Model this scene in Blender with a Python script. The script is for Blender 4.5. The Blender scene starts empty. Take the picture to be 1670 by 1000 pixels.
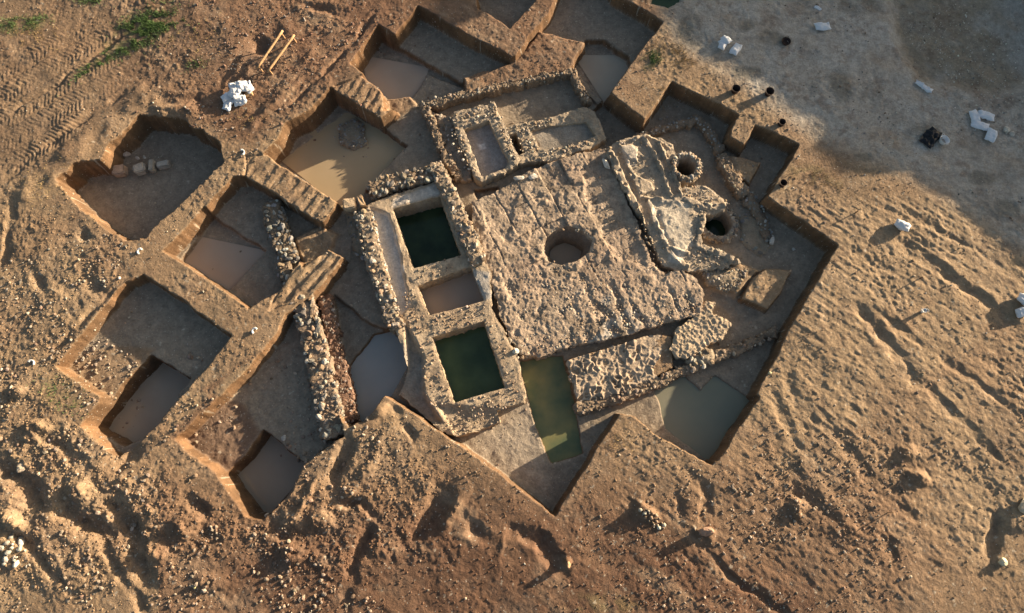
import bpy, math, random
import numpy as np
from mathutils import Vector, Matrix

random.seed(7)
rng = np.random.default_rng(7)
SC = bpy.context.scene
COL = SC.collection

# ------------------------------------------------------------------ camera
CAM_H, TILT, F = 28.0, math.radians(15), 1114.0
cd = bpy.data.cameras.new("camera")
cam = bpy.data.objects.new("camera", cd)
COL.objects.link(cam)
cam.location = (0, 0, CAM_H)
cam.rotation_euler = (TILT, 0, 0)
cd.sensor_width = 36.0
cd.lens = F / 1670 * 36.0
cd.clip_start = 0.5
cd.clip_end = 3000
SC.camera = cam

# ------------------------------------------------------------------ sky and sun
SUN_EL = math.radians(10.5)
SUN_AZ_IMG = math.radians(27.0)           # towards the sun, anticlockwise from +x
SX, SY = math.cos(SUN_AZ_IMG), math.sin(SUN_AZ_IMG)
w = bpy.data.worlds.new("World")
SC.world = w
w.use_nodes = True
nt = w.node_tree
bg = nt.nodes["Background"]
sky = nt.nodes.new("ShaderNodeTexSky")
sky.sky_type = 'NISHITA'
sky.sun_disc = False
sky.sun_elevation = SUN_EL
sky.sun_rotation = math.pi / 2 - SUN_AZ_IMG
sky.air_density = 1.0
sky.dust_density = 3.0
nt.links.new(sky.outputs[0], bg.inputs[0])
bg.inputs[1].default_value = 0.06
sl = bpy.data.lights.new("sun", 'SUN')
sl.energy = 5.0
sl.angle = math.radians(0.5)
sl.color = (1.0, 0.80, 0.57)
so = bpy.data.objects.new("sun", sl)
COL.objects.link(so)
sd_ = Vector((SX * math.cos(SUN_EL), SY * math.cos(SUN_EL), math.sin(SUN_EL)))
so.rotation_euler = sd_.to_track_quat('Z', 'Y').to_euler()
so.location = (40, 20, 30)
SC.view_settings.view_transform = 'Standard'
SC.view_settings.look = 'None'
SC.view_settings.exposure = 1.56
SC.view_settings.gamma = 1.0

# ------------------------------------------------------------------ helpers
CT, ST = math.cos(TILT), math.sin(TILT)
def U(px, py, z=0.0):
    """ground point (x, y) at height z that the photograph shows at pixel px, py"""
    u = (np.asarray(px, float) - 835) / F
    v = (500 - np.asarray(py, float)) / F
    dx, dy, dz = u, ST + v * CT, -CT + v * ST
    t = (z - CAM_H) / dz
    return dx * t, dy * t
def UP(pts, z=0.0):
    a = np.array(pts, float)
    x, y = U(a[:, 0], a[:, 1], z)
    return np.stack([x, y], 1)

def _hash(ix, iy, seed):
    h = (ix.astype(np.int64) * 374761393 + iy.astype(np.int64) * 668265263 + seed * 982451653) & 0x7fffffff
    h = ((h ^ (h >> 13)) * 1274126177) & 0x7fffffff
    h = (h ^ (h >> 16)) & 0xffffff
    return h / float(0xffffff)
def vnoise(x, y, scale, seed=0):
    x = x / scale; y = y / scale
    ix = np.floor(x); iy = np.floor(y)
    fx = x - ix; fy = y - iy
    fx = fx * fx * fx * (fx * (fx * 6 - 15) + 10); fy = fy * fy * fy * (fy * (fy * 6 - 15) + 10)
    a = _hash(ix, iy, seed); b = _hash(ix + 1, iy, seed); c = _hash(ix, iy + 1, seed); d = _hash(ix + 1, iy + 1, seed)
    return (a + (b - a) * fx + (c - a) * fy + (a - b - c + d) * fx * fy) * 2 - 1
def fbm(x, y, scale, seed=0, octv=4, gain=0.5):
    s = 0; amp = 1; tot = 0
    for k in range(octv):
        a = 0.7 * k + seed
        xr = x * math.cos(a) - y * math.sin(a); yr = x * math.sin(a) + y * math.cos(a)
        s = s + amp * vnoise(xr, yr, scale / 2 ** k, seed * 17 + k); tot += amp; amp *= gain
    return s / tot
def clods(x, y, cell, seed=0, dens=0.6, rmin=.25, rmax=.62):
    """height (in cells) of a scatter of broken, flat-faced lumps"""
    gx = x / cell + .30 * vnoise(x, y, cell * .7, seed + 6) + .16 * vnoise(x, y, cell * .3, seed + 8)
    gy = y / cell + .30 * vnoise(x, y, cell * .7, seed + 7) + .16 * vnoise(x, y, cell * .3, seed + 9)
    ix = np.floor(gx); iy = np.floor(gy)
    out = np.zeros_like(gx)
    for dx in (-1, 0, 1):
        for dy in (-1, 0, 1):
            cx = ix + dx; cy = iy + dy
            px_ = gx - cx - _hash(cx, cy, seed + 1); py_ = gy - cy - _hash(cx, cy, seed + 2)
            r = rmin + (rmax - rmin) * _hash(cx, cy, seed + 3) ** 2
            r = np.where(_hash(cx, cy, seed + 4) < dens, r, 0.0)
            el = 0.6 + 0.8 * _hash(cx, cy, seed + 5)
            d = np.sqrt(px_ ** 2 * el + py_ ** 2 / el)
            top = .42 * r + (_hash(cx, cy, seed + 10) - .5) * px_ + (_hash(cx, cy, seed + 11) - .5) * py_
            out = np.maximum(out, np.where(d < r, np.minimum((r - d) * 1.4, top), 0))
    return out
def net(x, y, cell, seed=0, wd=.30):
    """thin raised ridges between shallow hollows, 0..1"""
    gx_ = x / cell + .35 * vnoise(x, y, cell * .8, seed + 6); gy_ = y / cell + .35 * vnoise(x, y, cell * .8, seed + 7)
    ix = np.floor(gx_); iy = np.floor(gy_)
    d1 = np.full(gx_.shape, 9.); d2 = np.full(gx_.shape, 9.)
    for dx in (-1, 0, 1):
        for dy in (-1, 0, 1):
            cx = ix + dx; cy = iy + dy
            d = np.hypot(gx_ - cx - _hash(cx, cy, seed + 1), gy_ - cy - _hash(cx, cy, seed + 2))
            d2 = np.where(d < d1, d1, np.minimum(d2, d)); d1 = np.minimum(d1, d)
    return 1 - ss(0, wd, d2 - d1)
def ss(a, b, x):
    t = np.clip((x - a) / (b - a), 0, 1)
    return t * t * (3 - 2 * t)
def sdf(poly, X, Y):
    """signed distance, positive inside"""
    P = np.asarray(poly)
    best = np.full(X.shape, 1e9); inside = np.zeros(X.shape, bool)
    n = len(P)
    for i in range(n):
        ax, ay = P[i]; bx, by = P[(i + 1) % n]
        ex, ey = bx - ax, by - ay
        wx, wy = X - ax, Y - ay
        t = np.clip((wx * ex + wy * ey) / (ex * ex + ey * ey + 1e-12), 0, 1)
        d = (wx - ex * t) ** 2 + (wy - ey * t) ** 2
        best = np.minimum(best, d)
        c = ((ay > Y) != (by > Y))
        with np.errstate(divide='ignore', invalid='ignore'):
            xi = ax + (Y - ay) * ex / (ey if abs(ey) > 1e-12 else 1e-12)
        inside ^= (c & (X < xi))
    d = np.sqrt(best)
    return np.where(inside, d, -d)
def linedist(line, X, Y):
    P = np.asarray(line)
    best = np.full(X.shape, 1e9); tt = np.zeros(X.shape); L = 0
    for i in range(len(P) - 1):
        ax, ay = P[i]; bx, by = P[i + 1]
        ex, ey = bx - ax, by - ay; l = math.hypot(ex, ey)
        t = np.clip(((X - ax) * ex + (Y - ay) * ey) / (l * l), 0, 1)
        d = np.hypot(X - ax - ex * t, Y - ay - ey * t)
        m = d < best
        best = np.where(m, d, best); tt = np.where(m, L + t * l, tt); L += l
    return best, tt, L

def tag(o, label=None, cat=None, group=None, kind=None):
    if label: o["label"] = label
    if cat: o["category"] = cat
    if group: o["group"] = group
    if kind: o["kind"] = kind
    return o

def build(name, V, faces, mat, C=None, parent=None, smooth=True):
    """V (n,3); faces = list of int arrays (m,3) or (m,4); C (n,3) vertex colours"""
    me = bpy.data.meshes.new(name)
    V = np.ascontiguousarray(V, np.float32)
    me.vertices.add(len(V)); me.vertices.foreach_set("co", V.ravel())
    tot = [f.shape[1] * np.ones(len(f), np.int32) for f in faces if len(f)]
    lt = np.concatenate(tot)
    ls = np.concatenate([[0], np.cumsum(lt)[:-1]]).astype(np.int32)
    li = np.concatenate([np.ascontiguousarray(f, np.int32).ravel() for f in faces if len(f)])
    me.loops.add(len(li)); me.loops.foreach_set("vertex_index", li)
    me.polygons.add(len(lt)); me.polygons.foreach_set("loop_start", ls)
    try: me.polygons.foreach_set("loop_total", lt)
    except Exception: pass
    me.polygons.foreach_set("use_smooth", np.full(len(lt), smooth, bool))
    if C is not None:
        at = me.color_attributes.new("Col", 'FLOAT_COLOR', 'POINT')
        cc = np.ones((len(V), 4), np.float32); cc[:, :3] = C
        at.data.foreach_set("color", cc.ravel())
    me.update(calc_edges=True)
    me.materials.append(mat)
    o = bpy.data.objects.new(name, me)
    COL.objects.link(o)
    if parent: o.parent = parent
    return o
class Geo:
    def __init__(s): s.V = []; s.F = []; s.C = []; s.n = 0
    def add(s, V, F, C):
        V = np.asarray(V, float)
        C = np.asarray(C, float)
        if C.ndim == 1: C = np.tile(C, (len(V), 1))
        s.V.append(V); s.C.append(C)
        for f in (F if isinstance(F, list) else [F]): s.F.append(np.asarray(f) + s.n)
        s.n += len(V)
    def build(s, name, mat, parent=None, smooth=True):
        f3 = [f for f in s.F if f.shape[1] == 3]; f4 = [f for f in s.F if f.shape[1] == 4]
        return build(name, np.concatenate(s.V), f3 + f4, mat, np.concatenate(s.C), parent, smooth)

# ------------------------------------------------------------------ materials
def new_mat(name):
    m = bpy.data.materials.new(name); m.use_nodes = True
    return m, m.node_tree, m.node_tree.nodes["Principled BSDF"]
def earth_mat(name, rough=0.95, bump=0.5, bscale=14.0, var=0.25, fleck=0.0, fscale=9.0, fine=1.0):
    m, t, b = new_mat(name)
    N, L = t.nodes, t.links
    at = N.new("ShaderNodeAttribute"); at.attribute_name = "Col"
    tc = N.new("ShaderNodeTexCoord")
    n1 = N.new("ShaderNodeTexNoise"); n1.inputs["Scale"].default_value = bscale; n1.inputs["Detail"].default_value = 8; n1.inputs["Roughness"].default_value = .7
    n2 = N.new("ShaderNodeTexNoise"); n2.inputs["Scale"].default_value = bscale * .35; n2.inputs["Detail"].default_value = 6
    L.new(tc.outputs["Object"], n1.inputs["Vector"]); L.new(tc.outputs["Object"], n2.inputs["Vector"])
    mr = N.new("ShaderNodeMapRange"); mr.inputs[1].default_value = .3; mr.inputs[2].default_value = .7
    mr.inputs[3].default_value = 1 - var; mr.inputs[4].default_value = 1 + var
    L.new(n1.outputs[0], mr.inputs[0])
    mr2 = N.new("ShaderNodeMapRange"); mr2.inputs[1].default_value = .3; mr2.inputs[2].default_value = .7
    mr2.inputs[3].default_value = 1 - var * .7; mr2.inputs[4].default_value = 1 + var * .7
    L.new(n2.outputs[0], mr2.inputs[0])
    mu = N.new("ShaderNodeMath"); mu.operation = 'MULTIPLY'
    L.new(mr.outputs[0], mu.inputs[0]); L.new(mr2.outputs[0], mu.inputs[1])
    vm = N.new("ShaderNodeVectorMath"); vm.operation = 'SCALE'
    L.new(at.outputs["Color"], vm.inputs[0]); L.new(mu.outputs[0], vm.inputs["Scale"])
    out = vm.outputs[0]
    if fleck > 0:
        vo = N.new("ShaderNodeTexVoronoi"); vo.inputs["Scale"].default_value = fscale
        L.new(tc.outputs["Object"], vo.inputs["Vector"])
        lt = N.new("ShaderNodeMath"); lt.operation = 'LESS_THAN'; lt.inputs[1].default_value = fleck
        L.new(vo.outputs["Distance"], lt.inputs[0])
        mx = N.new("ShaderNodeMix"); mx.data_type = 'RGBA'
        L.new(lt.outputs[0], mx.inputs[0]); L.new(out, mx.inputs[6]); mx.inputs[7].default_value = (.5, .46, .38, 1)
        out = mx.outputs[2]
    L.new(out, b.inputs["Base Color"])
    b.inputs["Roughness"].default_value = rough
    b.inputs["Specular IOR Level"].default_value = 0.15
    bp = N.new("ShaderNodeBump"); bp.inputs["Strength"].default_value = bump; bp.inputs["Distance"].default_value = .05 * fine
    L.new(n1.outputs[0], bp.inputs["Height"]); L.new(bp.outputs[0], b.inputs["Normal"])
    return m
def plain_mat(name, col, rough=.8, var=.12, scale=20, bump=.2, spec=.3):
    m, t, b = new_mat(name)
    N, L = t.nodes, t.links
    tc = N.new("ShaderNodeTexCoord")
    n1 = N.new("ShaderNodeTexNoise"); n1.inputs["Scale"].default_value = scale; n1.inputs["Detail"].default_value = 5
    L.new(tc.outputs["Object"], n1.inputs["Vector"])
    cr = N.new("ShaderNodeValToRGB")
    cr.color_ramp.elements[0].position = .3; cr.color_ramp.elements[1].position = .7
    cr.color_ramp.elements[0].color = tuple(c * (1 - var) for c in col) + (1,)
    cr.color_ramp.elements[1].color = tuple(min(1, c * (1 + var)) for c in col) + (1,)
    L.new(n1.outputs[0], cr.inputs[0]); L.new(cr.outputs[0], b.inputs["Base Color"])
    b.inputs["Roughness"].default_value = rough; b.inputs["Specular IOR Level"].default_value = spec
    bp = N.new("ShaderNodeBump"); bp.inputs["Strength"].default_value = bump; bp.inputs["Distance"].default_value = .02
    L.new(n1.outputs[0], bp.inputs["Height"]); L.new(bp.outputs[0], b.inputs["Normal"])
    return m
def water_mat(name, c1, c2, scale=.6, rough=.12):
    m, t, b = new_mat(name)
    N, L = t.nodes, t.links
    tc = N.new("ShaderNodeTexCoord")
    n1 = N.new("ShaderNodeTexNoise"); n1.inputs["Scale"].default_value = scale; n1.inputs["Detail"].default_value = 4
    L.new(tc.outputs["Object"], n1.inputs["Vector"])
    cr = N.new("ShaderNodeValToRGB")
    cr.color_ramp.elements[0].position = .35; cr.color_ramp.elements[1].position = .68
    cr.color_ramp.elements[0].color = tuple(c1) + (1,); cr.color_ramp.elements[1].color = tuple(c2) + (1,)
    L.new(n1.outputs[0], cr.inputs[0]); L.new(cr.outputs[0], b.inputs["Base Color"])
    b.inputs["Roughness"].default_value = rough; b.inputs["IOR"].default_value = 1.33
    n2 = N.new("ShaderNodeTexNoise"); n2.inputs["Scale"].default_value = 3.0
    L.new(tc.outputs["Object"], n2.inputs["Vector"])
    bp = N.new("ShaderNodeBump"); bp.inputs["Strength"].default_value = .06; bp.inputs["Distance"].default_value = .02
    L.new(n2.outputs[0], bp.inputs["Height"]); L.new(bp.outputs[0], b.inputs["Normal"])
    return m
M_SOIL = earth_mat("soil", bump=.8, bscale=11, var=.22, fleck=.10, fscale=5.5)
M_STONE = earth_mat("stone", bump=.7, bscale=16, var=.22)
M_MASON = earth_mat("old_masonry", bump=.9, bscale=13, var=.25)
M_PEB = earth_mat("pebble", bump=.3, bscale=25, var=.15)
M_BAG = plain_mat("white_sack", (.72, .74, .76), .6, .06, 30, .35)
M_BLACK = plain_mat("black_plastic", (.018, .018, .02), .35, .2, 20, .5)
M_WOOD = plain_mat("pale_wood", (.44, .27, .14), .7, .3, 12, .3)
M_STRAP = plain_mat("brown_strap", (.16, .09, .05), .8)
M_BUCK = plain_mat("brown_rubber", (.035, .018, .013), .7, .25, 18, .4)
M_WHITE = plain_mat("white_plastic", (.78, .78, .76), .4, .05, 20, .1)
M_GRASS = plain_mat("grass_green", (.085, .15, .045), .7, .45, 1.5, 0)
M_STRAW = plain_mat("dry_grass", (.36, .26, .11), .8, .3, 3, 0)

# ------------------------------------------------------------------ terrain grid
RES = 0.04
def axis(a, b):
    core = np.arange(a, b, RES)
    st, s = [], RES
    p = b
    while p < 900:
        s *= 1.22; p += s; st.append(p)
    lo, s, p = [], RES, a
    while p > -900:
        s *= 1.22; p -= s; lo.append(p)
    return np.concatenate([lo[::-1], core, st])
gx = axis(-25.6, 25.6); gy = axis(-5.2, 23.6)
NX, NY = len(gx), len(gy)
X, Y = np.meshgrid(gx, gy)
# warped copies used for ragged outlines
WX = X + .04 * vnoise(X, Y, .5, 3) + .02 * vnoise(X, Y, .17, 4)
WY = Y + .04 * vnoise(X, Y, .5, 5) + .02 * vnoise(X, Y, .17, 6)
def pix(X, Y, z=0.0):
    dz = z - CAM_H
    d = Y * ST - dz * CT          # depth along the view direction
    uu = X / d; vv = (Y * CT + dz * ST) / d
    return 835 + uu * F, 500 - vv * F
PX, PY = pix(X, Y)
core = (X > -26) & (X < 26) & (Y > -5.6) & (Y < 24)

H = .10 * fbm(X, Y, 5.0, 1, 3)
# rotated coordinates: along / across the down-right streaks
ca, sa = math.cos(math.radians(-37)), math.sin(math.radians(-37))
A = X * ca + Y * sa; B = -X * sa + Y * ca
big = core.astype(float)

def region(pts, soft=1.0, z=0):
    r = np.zeros(X.shape)
    P = UP(pts, z)
    m = (X > P[:, 0].min() - soft) & (X < P[:, 0].max() + soft) & (Y > P[:, 1].min() - soft) & (Y < P[:, 1].max() + soft)
    r[m] = ss(-soft, soft, sdf(P, X[m], Y[m]))
    return r
# region masks
R_rub = region([(-60, 560), (90, 640), (200, 760), (420, 850), (560, 730), (640, 680), (720, 760), (680, 900), (560, 960), (380, 900), (200, 960), (60, 960), (-60, 1000)], .7)
R_rubL = region([(-60, 380), (110, 340), (210, 430), (90, 600), (60, 660), (-60, 640)], .8)
R_bot = region([(380, 900), (640, 840), (900, 830), (1150, 900), (1300, 960), (1300, 1060), (300, 1060)], .9)
R_right = region([(1260, 330), (1700, 320), (1750, 760), (1500, 1000), (1200, 960), (1000, 860), (1010, 690), (1160, 760), (1370, 400)], .5)
R_shade = region([(1060, -40), (1100, 60), (1200, 130), (1350, 230), (1500, 290), (1720, 440), (1760, -60)], .8)
R_top = region([(180, -40), (700, -40), (560, 130), (400, 240), (300, 190), (250, 150), (200, 120)], .6)
R_track = region([(-60, 130), (60, 60), (200, 40), (215, 60), (190, 150), (100, 245), (-60, 330)], .25)
R_hollow = region([(1450, -60), (1465, 60), (1500, 130), (1620, 150), (1720, 120), (1720, -60)], .5)

c1 = clods(X, Y, .34, 11, .55); c2 = clods(X, Y, .17, 21, .6); c3 = clods(X, Y, .62, 31, .5)
f1 = fbm(X, Y, .9, 41, 5, .55); f2 = fbm(X, Y, .3, 42, 3, .6)
st = fbm(A * .35, B, .35, 44, 4, .6); st2 = fbm(A * .5, B, .14, 46, 2, .6)
fine = .016 * f2 + .020 * fbm(X, Y, .13, 43, 2)
c4 = clods(X, Y, .10, 51, .6)
mod = ss(-.25, .35, fbm(X, Y, 1.8, 45, 2))
H += big * (fine * (.35 + .65 * mod) + .020 * f1)
H += big * (1 - R_track * .7) * (.020 * c2 * mod * (1 - R_shade * .8) * (1 - .5 * R_right) + .015 * c1 * mod * .6 + .018 * c4 * (1 - .4 * R_right) * (.3 + .7 * mod) * (1 - R_shade * .6))
H += R_rub * (.05 * f1 + .11 * c1 * mod + .06 * c3 + .06 * c2 + .04 * c4 + .04 * f2) + .03 * R_rub
H += R_rubL * (.05 * f1 + .08 * c1 * mod + .05 * c2 + .03 * c4)
H += R_bot * (.02 * f1 + .022 * st + .02 * c2 * mod)
H += R_right * (.018 * st + .015 * f1 + .012 * c2 * (.4 + mod) + .012 * c4 + .02 * st2)
H += R_top * (.035 * f1 + .06 * c1 * mod + .04 * c2)
H += R_shade * (.02 * f1 + .012 * c4 + .010 * st2)
lane = np.abs(np.mod((B + .12 * vnoise(X, Y, 3, 98)) / .42, 1) - .5) * 2
H += R_right * .013 * ss(.55, .9, lane) * ss(0, .5, fbm(X, Y, 2.6, 99, 3) + .1)
H -= R_hollow * .30
# tyre tracks: chevrons in three strips running up to the right
ta = math.radians(37); tu = X * math.cos(ta) + Y * math.sin(ta); tv = -X * math.sin(ta) + Y * math.cos(ta)
vv_ = np.mod(tv + .10 * vnoise(X, Y, 3, 9), 1.15)
chev = np.abs(np.mod((tu + .55 * np.abs(vv_ - .57) + .05 * f2) / .20, 1) - .5) * 2
brk = ss(-.5, .3, fbm(X, Y, 1.3, 47, 3))
H += R_track * (.022 * chev * brk * (vv_ > .12) - .02 * (vv_ < .12) + .03 * f1)
# second track down to the lower right of the first
R_track2 = region([(60, 260), (160, 180), (190, 150), (150, 150), (80, 200), (-60, 330), (-60, 390)], .2)
H += R_track2 * .014 * chev * brk

def groove(pts, wd, dep, rough=.6):
    global H
    dep = dep * (.5 if pts[0][0] > 1200 else .8)
    P = UP(pts)
    s = wd * 2 + .3
    m = (X > P[:, 0].min() - s) & (X < P[:, 0].max() + s) & (Y > P[:, 1].min() - s) & (Y < P[:, 1].max() + s)
    d, t, L = linedist(P, WX[m] + .3 * rough * fbm(X[m], Y[m], .8, 61, 3, .7), WY[m] + .3 * rough * fbm(X[m], Y[m], .8, 62, 3, .7))
    end = ss(0, .5, t) * ss(0, .5, L - t)
    prof = 1 - ss(wd * .15, wd * 1.15, d)
    H[m] -= dep * prof * (.35 + .65 * end) * (.8 + .7 * vnoise(X[m], Y[m], .7, 63))
def mound(px, py, rx, ry, ang, h, rough=.4):
    global H
    cx, cy = U(px, py); a = math.radians(ang)
    m = np.hypot(X - cx, Y - cy) < max(rx, ry) * 1.6
    x = X[m] - cx; y = Y[m] - cy
    u = (x * math.cos(a) + y * math.sin(a)) / rx; v = (-x * math.sin(a) + y * math.cos(a)) / ry
    r = np.hypot(u, v) * (1 + .25 * vnoise(X[m], Y[m], .5, 71))
    H[m] += h * (1 - ss(.2, 1.0, r)) * (1 + rough * f2[m])
# grooves and hollows seen on the open ground (depth +) and banks (depth -)
for g in [
    ([(1470, 395), (1520, 430), (1590, 480), (1640, 520)], .42, .20), ([(1480, 350), (1560, 385), (1640, 430)], .35, .14),
    ([(1380, 490), (1420, 520), (1470, 590), (1490, 620)], .40, .18), ([(1420, 500), (1480, 545), (1560, 600), (1660, 680)], .22, .10),
    ([(1290, 620), (1320, 700)], .45, .20), ([(1350, 690), (1400, 750), (1420, 790)], .35, .13), ([(1480, 600), (1560, 680), (1640, 760)], .3, .10),
    ([(1255, 640), (1290, 700), (1300, 740)], .35, .14), ([(1130, 780), (1150, 800), (1148, 860), (1150, 890)], .32, .18),
    ([(1105, 800), (1110, 850)], .22, .08), ([(1155, 905), (1180, 930), (1240, 975), (1290, 1010)], .2, .12),
    ([(1640, 830), (1615, 900), (1595, 940)], .36, .38), ([(1440, 860), (1460, 930)], .28, .12), ([(1500, 760), (1540, 830)], .30, .12),
    ([(840, 865), (880, 880), (915, 930)], .45, .25), ([(730, 780), (700, 850), (640, 900)], .55, .30), ([(600, 860), (570, 930), (560, 1000)], .30, .22),
    ([(540, 820), (590, 820), (620, 850)], .25, .22), ([(570, 720), (545, 780), (540, 800)], .38, .28), ([(760, 850), (790, 880)], .4, .20),
    ([(640, 660), (680, 720)], .25, .12), ([(300, 810), (330, 830), (350, 880)], .3, .15), ([(430, 850), (480, 880)], .5, .25),
    ([(0, 760), (60, 810), (150, 860), (190, 890)], .60, .30), ([(180, 800), (215, 870), (240, 950)], .50, .34), ([(140, 850), (240, 1000)], .25, .12),
    ([(30, 880), (130, 970)], .25, .15), ([(0, 860), (60, 890)], .3, .2), ([(60, 700), (140, 760)], .3, .2),
    ([(15, 182), (100, 130), (195, 62)], .16, .12), ([(0, 305), (60, 250), (110, 215), (180, 165), (200, 150)], .22, .13),
    ([(20, 330), (15, 400), (0, 440)], .3, .15), ([(440, 60), (410, 110), (385, 125)], 1.0, .40), ([(350, 170), (300, 165), (250, 160)], .45, .18),
    ([(610, 20), (560, 90), (500, 150), (470, 175)], .16, .14), ([(500, 10), (560, 20)], .3, .14),
    ([(130, 370), (150, 400)], .35, .15), ([(150, 460), (165, 480)], .4, .15), ([(55, 440), (70, 470)], .3, .15),
    ([(60, 590), (110, 545), (210, 450)], .2, .10), ([(240, 720), (190, 760), (170, 740)], .35, .25),
    ([(1290, 790), (1350, 840), (1380, 850)], .3, .14), ([(1260, 840), (1300, 810)], .45, .16), ([(1450, 820), (1510, 850)], .3, .15),
    ([(1360, 400), (1450, 440), (1480, 460)], .3, .06),
]:
    groove(*g)
for b_ in [([(30, 330), (110, 260), (190, 195), (240, 150), (330, 190)], .8, -.14), ([(560, 40), (480, 120), (400, 220)], .30, -.12),
           ([(520, 100), (430, 190)], .25, -.10), ([(808, 940), (820, 870)], .14, -.06), ([(1520, 360), (1640, 430)], .25, -.12),
           ([(720, 870), (760, 800)], .3, -.12), ([(480, 770), (440, 850)], .16, -.12), ([(520, 780), (470, 860)], .14, -.12),
           ([(1460, 380), (1640, 500)], .25, -.07), ([(1270, 700), (1400, 880)], .35, -.10), ([(640, 700), (560, 820)], .3, -.15)]:
    groove(*b_)
for a_ in [(1152, 872, .5, .55, 70, .12), (368, 900, .1, .1, 0, .0), (1300, 825, .5, .4, 0, .18), (1300, 840, .25, .25, 0, .2),
           (1055, 835, .6, .35, -30, .22), (1500, 780, .7, .4, -30, .2), (1480, 740, .6, .4, 20, .16), (520, 850, .7, .5, 0, .18),
           (250, 900, .8, .6, 0, .2), (300, 860, 1.0, .7, 20, .22), (60, 700, .7, .5, 0, .22), (30, 640, .5, .4, 0, .2),
           (620, 670, .5, .3, 30, .2), (925, 917, .22, .22, 0, .25), (260, 310 - 120, .5, .3, 0, .1), (1662, 850, .55, 1.0, 80, .10),
           (340, 950, .8, .5, 0, .15), (480, 900, .8, .5, 0, .15), (130, 800, .8, .5, -40, .25), (20, 850, .8, .4, -30, .25)]:
    mound(*a_)

# ------------------------------------------------------------------ excavation
GR = np.zeros(X.shape)     # 0 open ground, 1 dug floor
def dig(pts, z, soft=.03, zref=0.0, mode='min', rough=.02, warp=1.0, floor=1, slope=0.0):
    """cut (or fill) the ground to height z inside the outline"""
    global H
    P = UP(pts, zref)
    s = .3 + soft + slope
    m = (X > P[:, 0].min() - s) & (X < P[:, 0].max() + s) & (Y > P[:, 1].min() - s) & (Y < P[:, 1].max() + s)
    d = sdf(P, X[m] + (WX[m] - X[m]) * warp, Y[m] + (WY[m] - Y[m]) * warp)
    soft = soft + .03
    k = ss(-soft, soft, d)
    if slope: k = ss(-soft, slope, d) ** .6
    tgt = z + rough * f1[m] * 2 + rough * f2[m]
    h = H[m] * (1 - k) + tgt * k
    if mode == 'min': h = np.minimum(H[m], h)
    H[m] = h
    if floor is not None: GR[m] = np.maximum(GR[m], k) if floor else GR[m] * (1 - k)
MAINZ = -.95
P_MAIN = [(640, 190), (690, 165), (760, 140), (840, 105), (930, 105), (985, 160), (1045, 208), (1052, 200), (1095, 135), (1202, 186), (1187, 222),
          (1215, 240), (1232, 205), (1303, 236), (1250, 322), (1365, 400), (1292, 524), (1256, 598), (1224, 654), (1196, 690), (1160, 757), (1110, 730),
          (1068, 706), (1036, 676), (1010, 672), (962, 745), (905, 838), (850, 798), (790, 752), (726, 706), (680, 675), (628, 643), (598, 672), (572, 694),
          (548, 670), (532, 600), (505, 490), (560, 420), (580, 350), (545, 325), (620, 270), (612, 200)]
dig([(227, 190), (300, 200), (355, 235), (364, 264), (235, 385), (205, 390), (165, 362), (125, 328), (95, 294), (110, 284), (120, 270), (150, 262), (165, 262), (178, 240), (205, 213)], -1.2, .05, rough=.006, warp=2.2)
dig([(540, 146), (512, 176), (488, 192), (468, 203), (452, 232), (432, 250), (455, 268), (550, 329), (640, 290), (700, 250), (640, 180), (600, 150)], -1.30, .05)
dig([(400, 287), (382, 292), (268, 410), (293, 422), (405, 500), (440, 480), (490, 450), (560, 425), (600, 400), (600, 345), (560, 330)], -.85, .04)
dig(P_MAIN, MAINZ, .035)
dig([(466, 515), (452, 546), (405, 603), (345, 662), (286, 716), (330, 752), (372, 785), (412, 836), (440, 838), (475, 800), (495, 757), (530, 728), (560, 712), (530, 600), (500, 490)], -.78, .05, rough=.03)
dig([(683, 12), (636, 70), (592, 124), (640, 160), (690, 168), (760, 150), (800, 140), (838, 108), (842, 98), (760, 58)], -.80, .04)
dig([(775, -40), (781, 12), (832, 45), (905, -40)], -.8, .04)
dig([(918, -30), (898, 20), (862, 62), (842, 106), (935, 115), (985, 162), (1040, 85), (1080, 36), (1003, -10), (960, -60)], -.82, .04)
dig([(232, 450), (204, 462), (92, 597), (130, 624), (165, 645), (140, 700), (190, 745), (208, 735), (255, 690), (310, 626), (345, 588), (375, 548), (318, 510), (300, 492)], -.68, .04, rough=.02)
dig([(1058, -40), (1106, -40), (1110, 2), (1090, 12), (1062, 6)], -.16, .15)
# deeper cuts inside
dig([(345, 352), (432, 408), (372, 475), (296, 425)], -1.12, .05, -.85, rough=.022)
dig([(247, 583), (310, 618), (250, 700), (205, 726), (150, 698), (185, 650), (205, 625)], -1.73, .05, -.68, rough=.025)
dig([(430, 704), (494, 756), (470, 800), (440, 842), (414, 838), (370, 775), (400, 745)], -1.73, .06, -.78, rough=.03)
dig([(622, 60), (760, 140), (710, 170), (650, 170), (580, 120)], -1.14, .05, -.8, rough=.022)
dig([(695, 118), (770, 146), (720, 172), (662, 168)], -.95, .04, -.8, 'set')
dig([(955, 66), (985, 66), (1025, 92), (1030, 105), (985, 165), (935, 112)], -1.2, .06, -.82)
dig([(985, 160), (1048, 210), (1035, 245), (985, 228), (970, 175)], -1.25, .04, -.6)
# stepped floor between the pits and the building
dig([(612, 200), (690, 172), (755, 292), (700, 275), (630, 300), (590, 310), (660, 238)], -.95, .03, -.95, 'set')
dig([(585, 318), (662, 238), (600, 190), (560, 180), (450, 262), (548, 328)], -1.35, .03, -1.0)
dig([(545, 480), (590, 520), (650, 545), (665, 590), (640, 640), (600, 690), (570, 690), (560, 620)], -1.25, .05, -.95)
dig([(610, 545), (640, 535), (662, 570), (664, 600), (640, 640), (610, 680), (575, 690), (565, 600)], -1.7, .06, -1.1)
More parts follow.
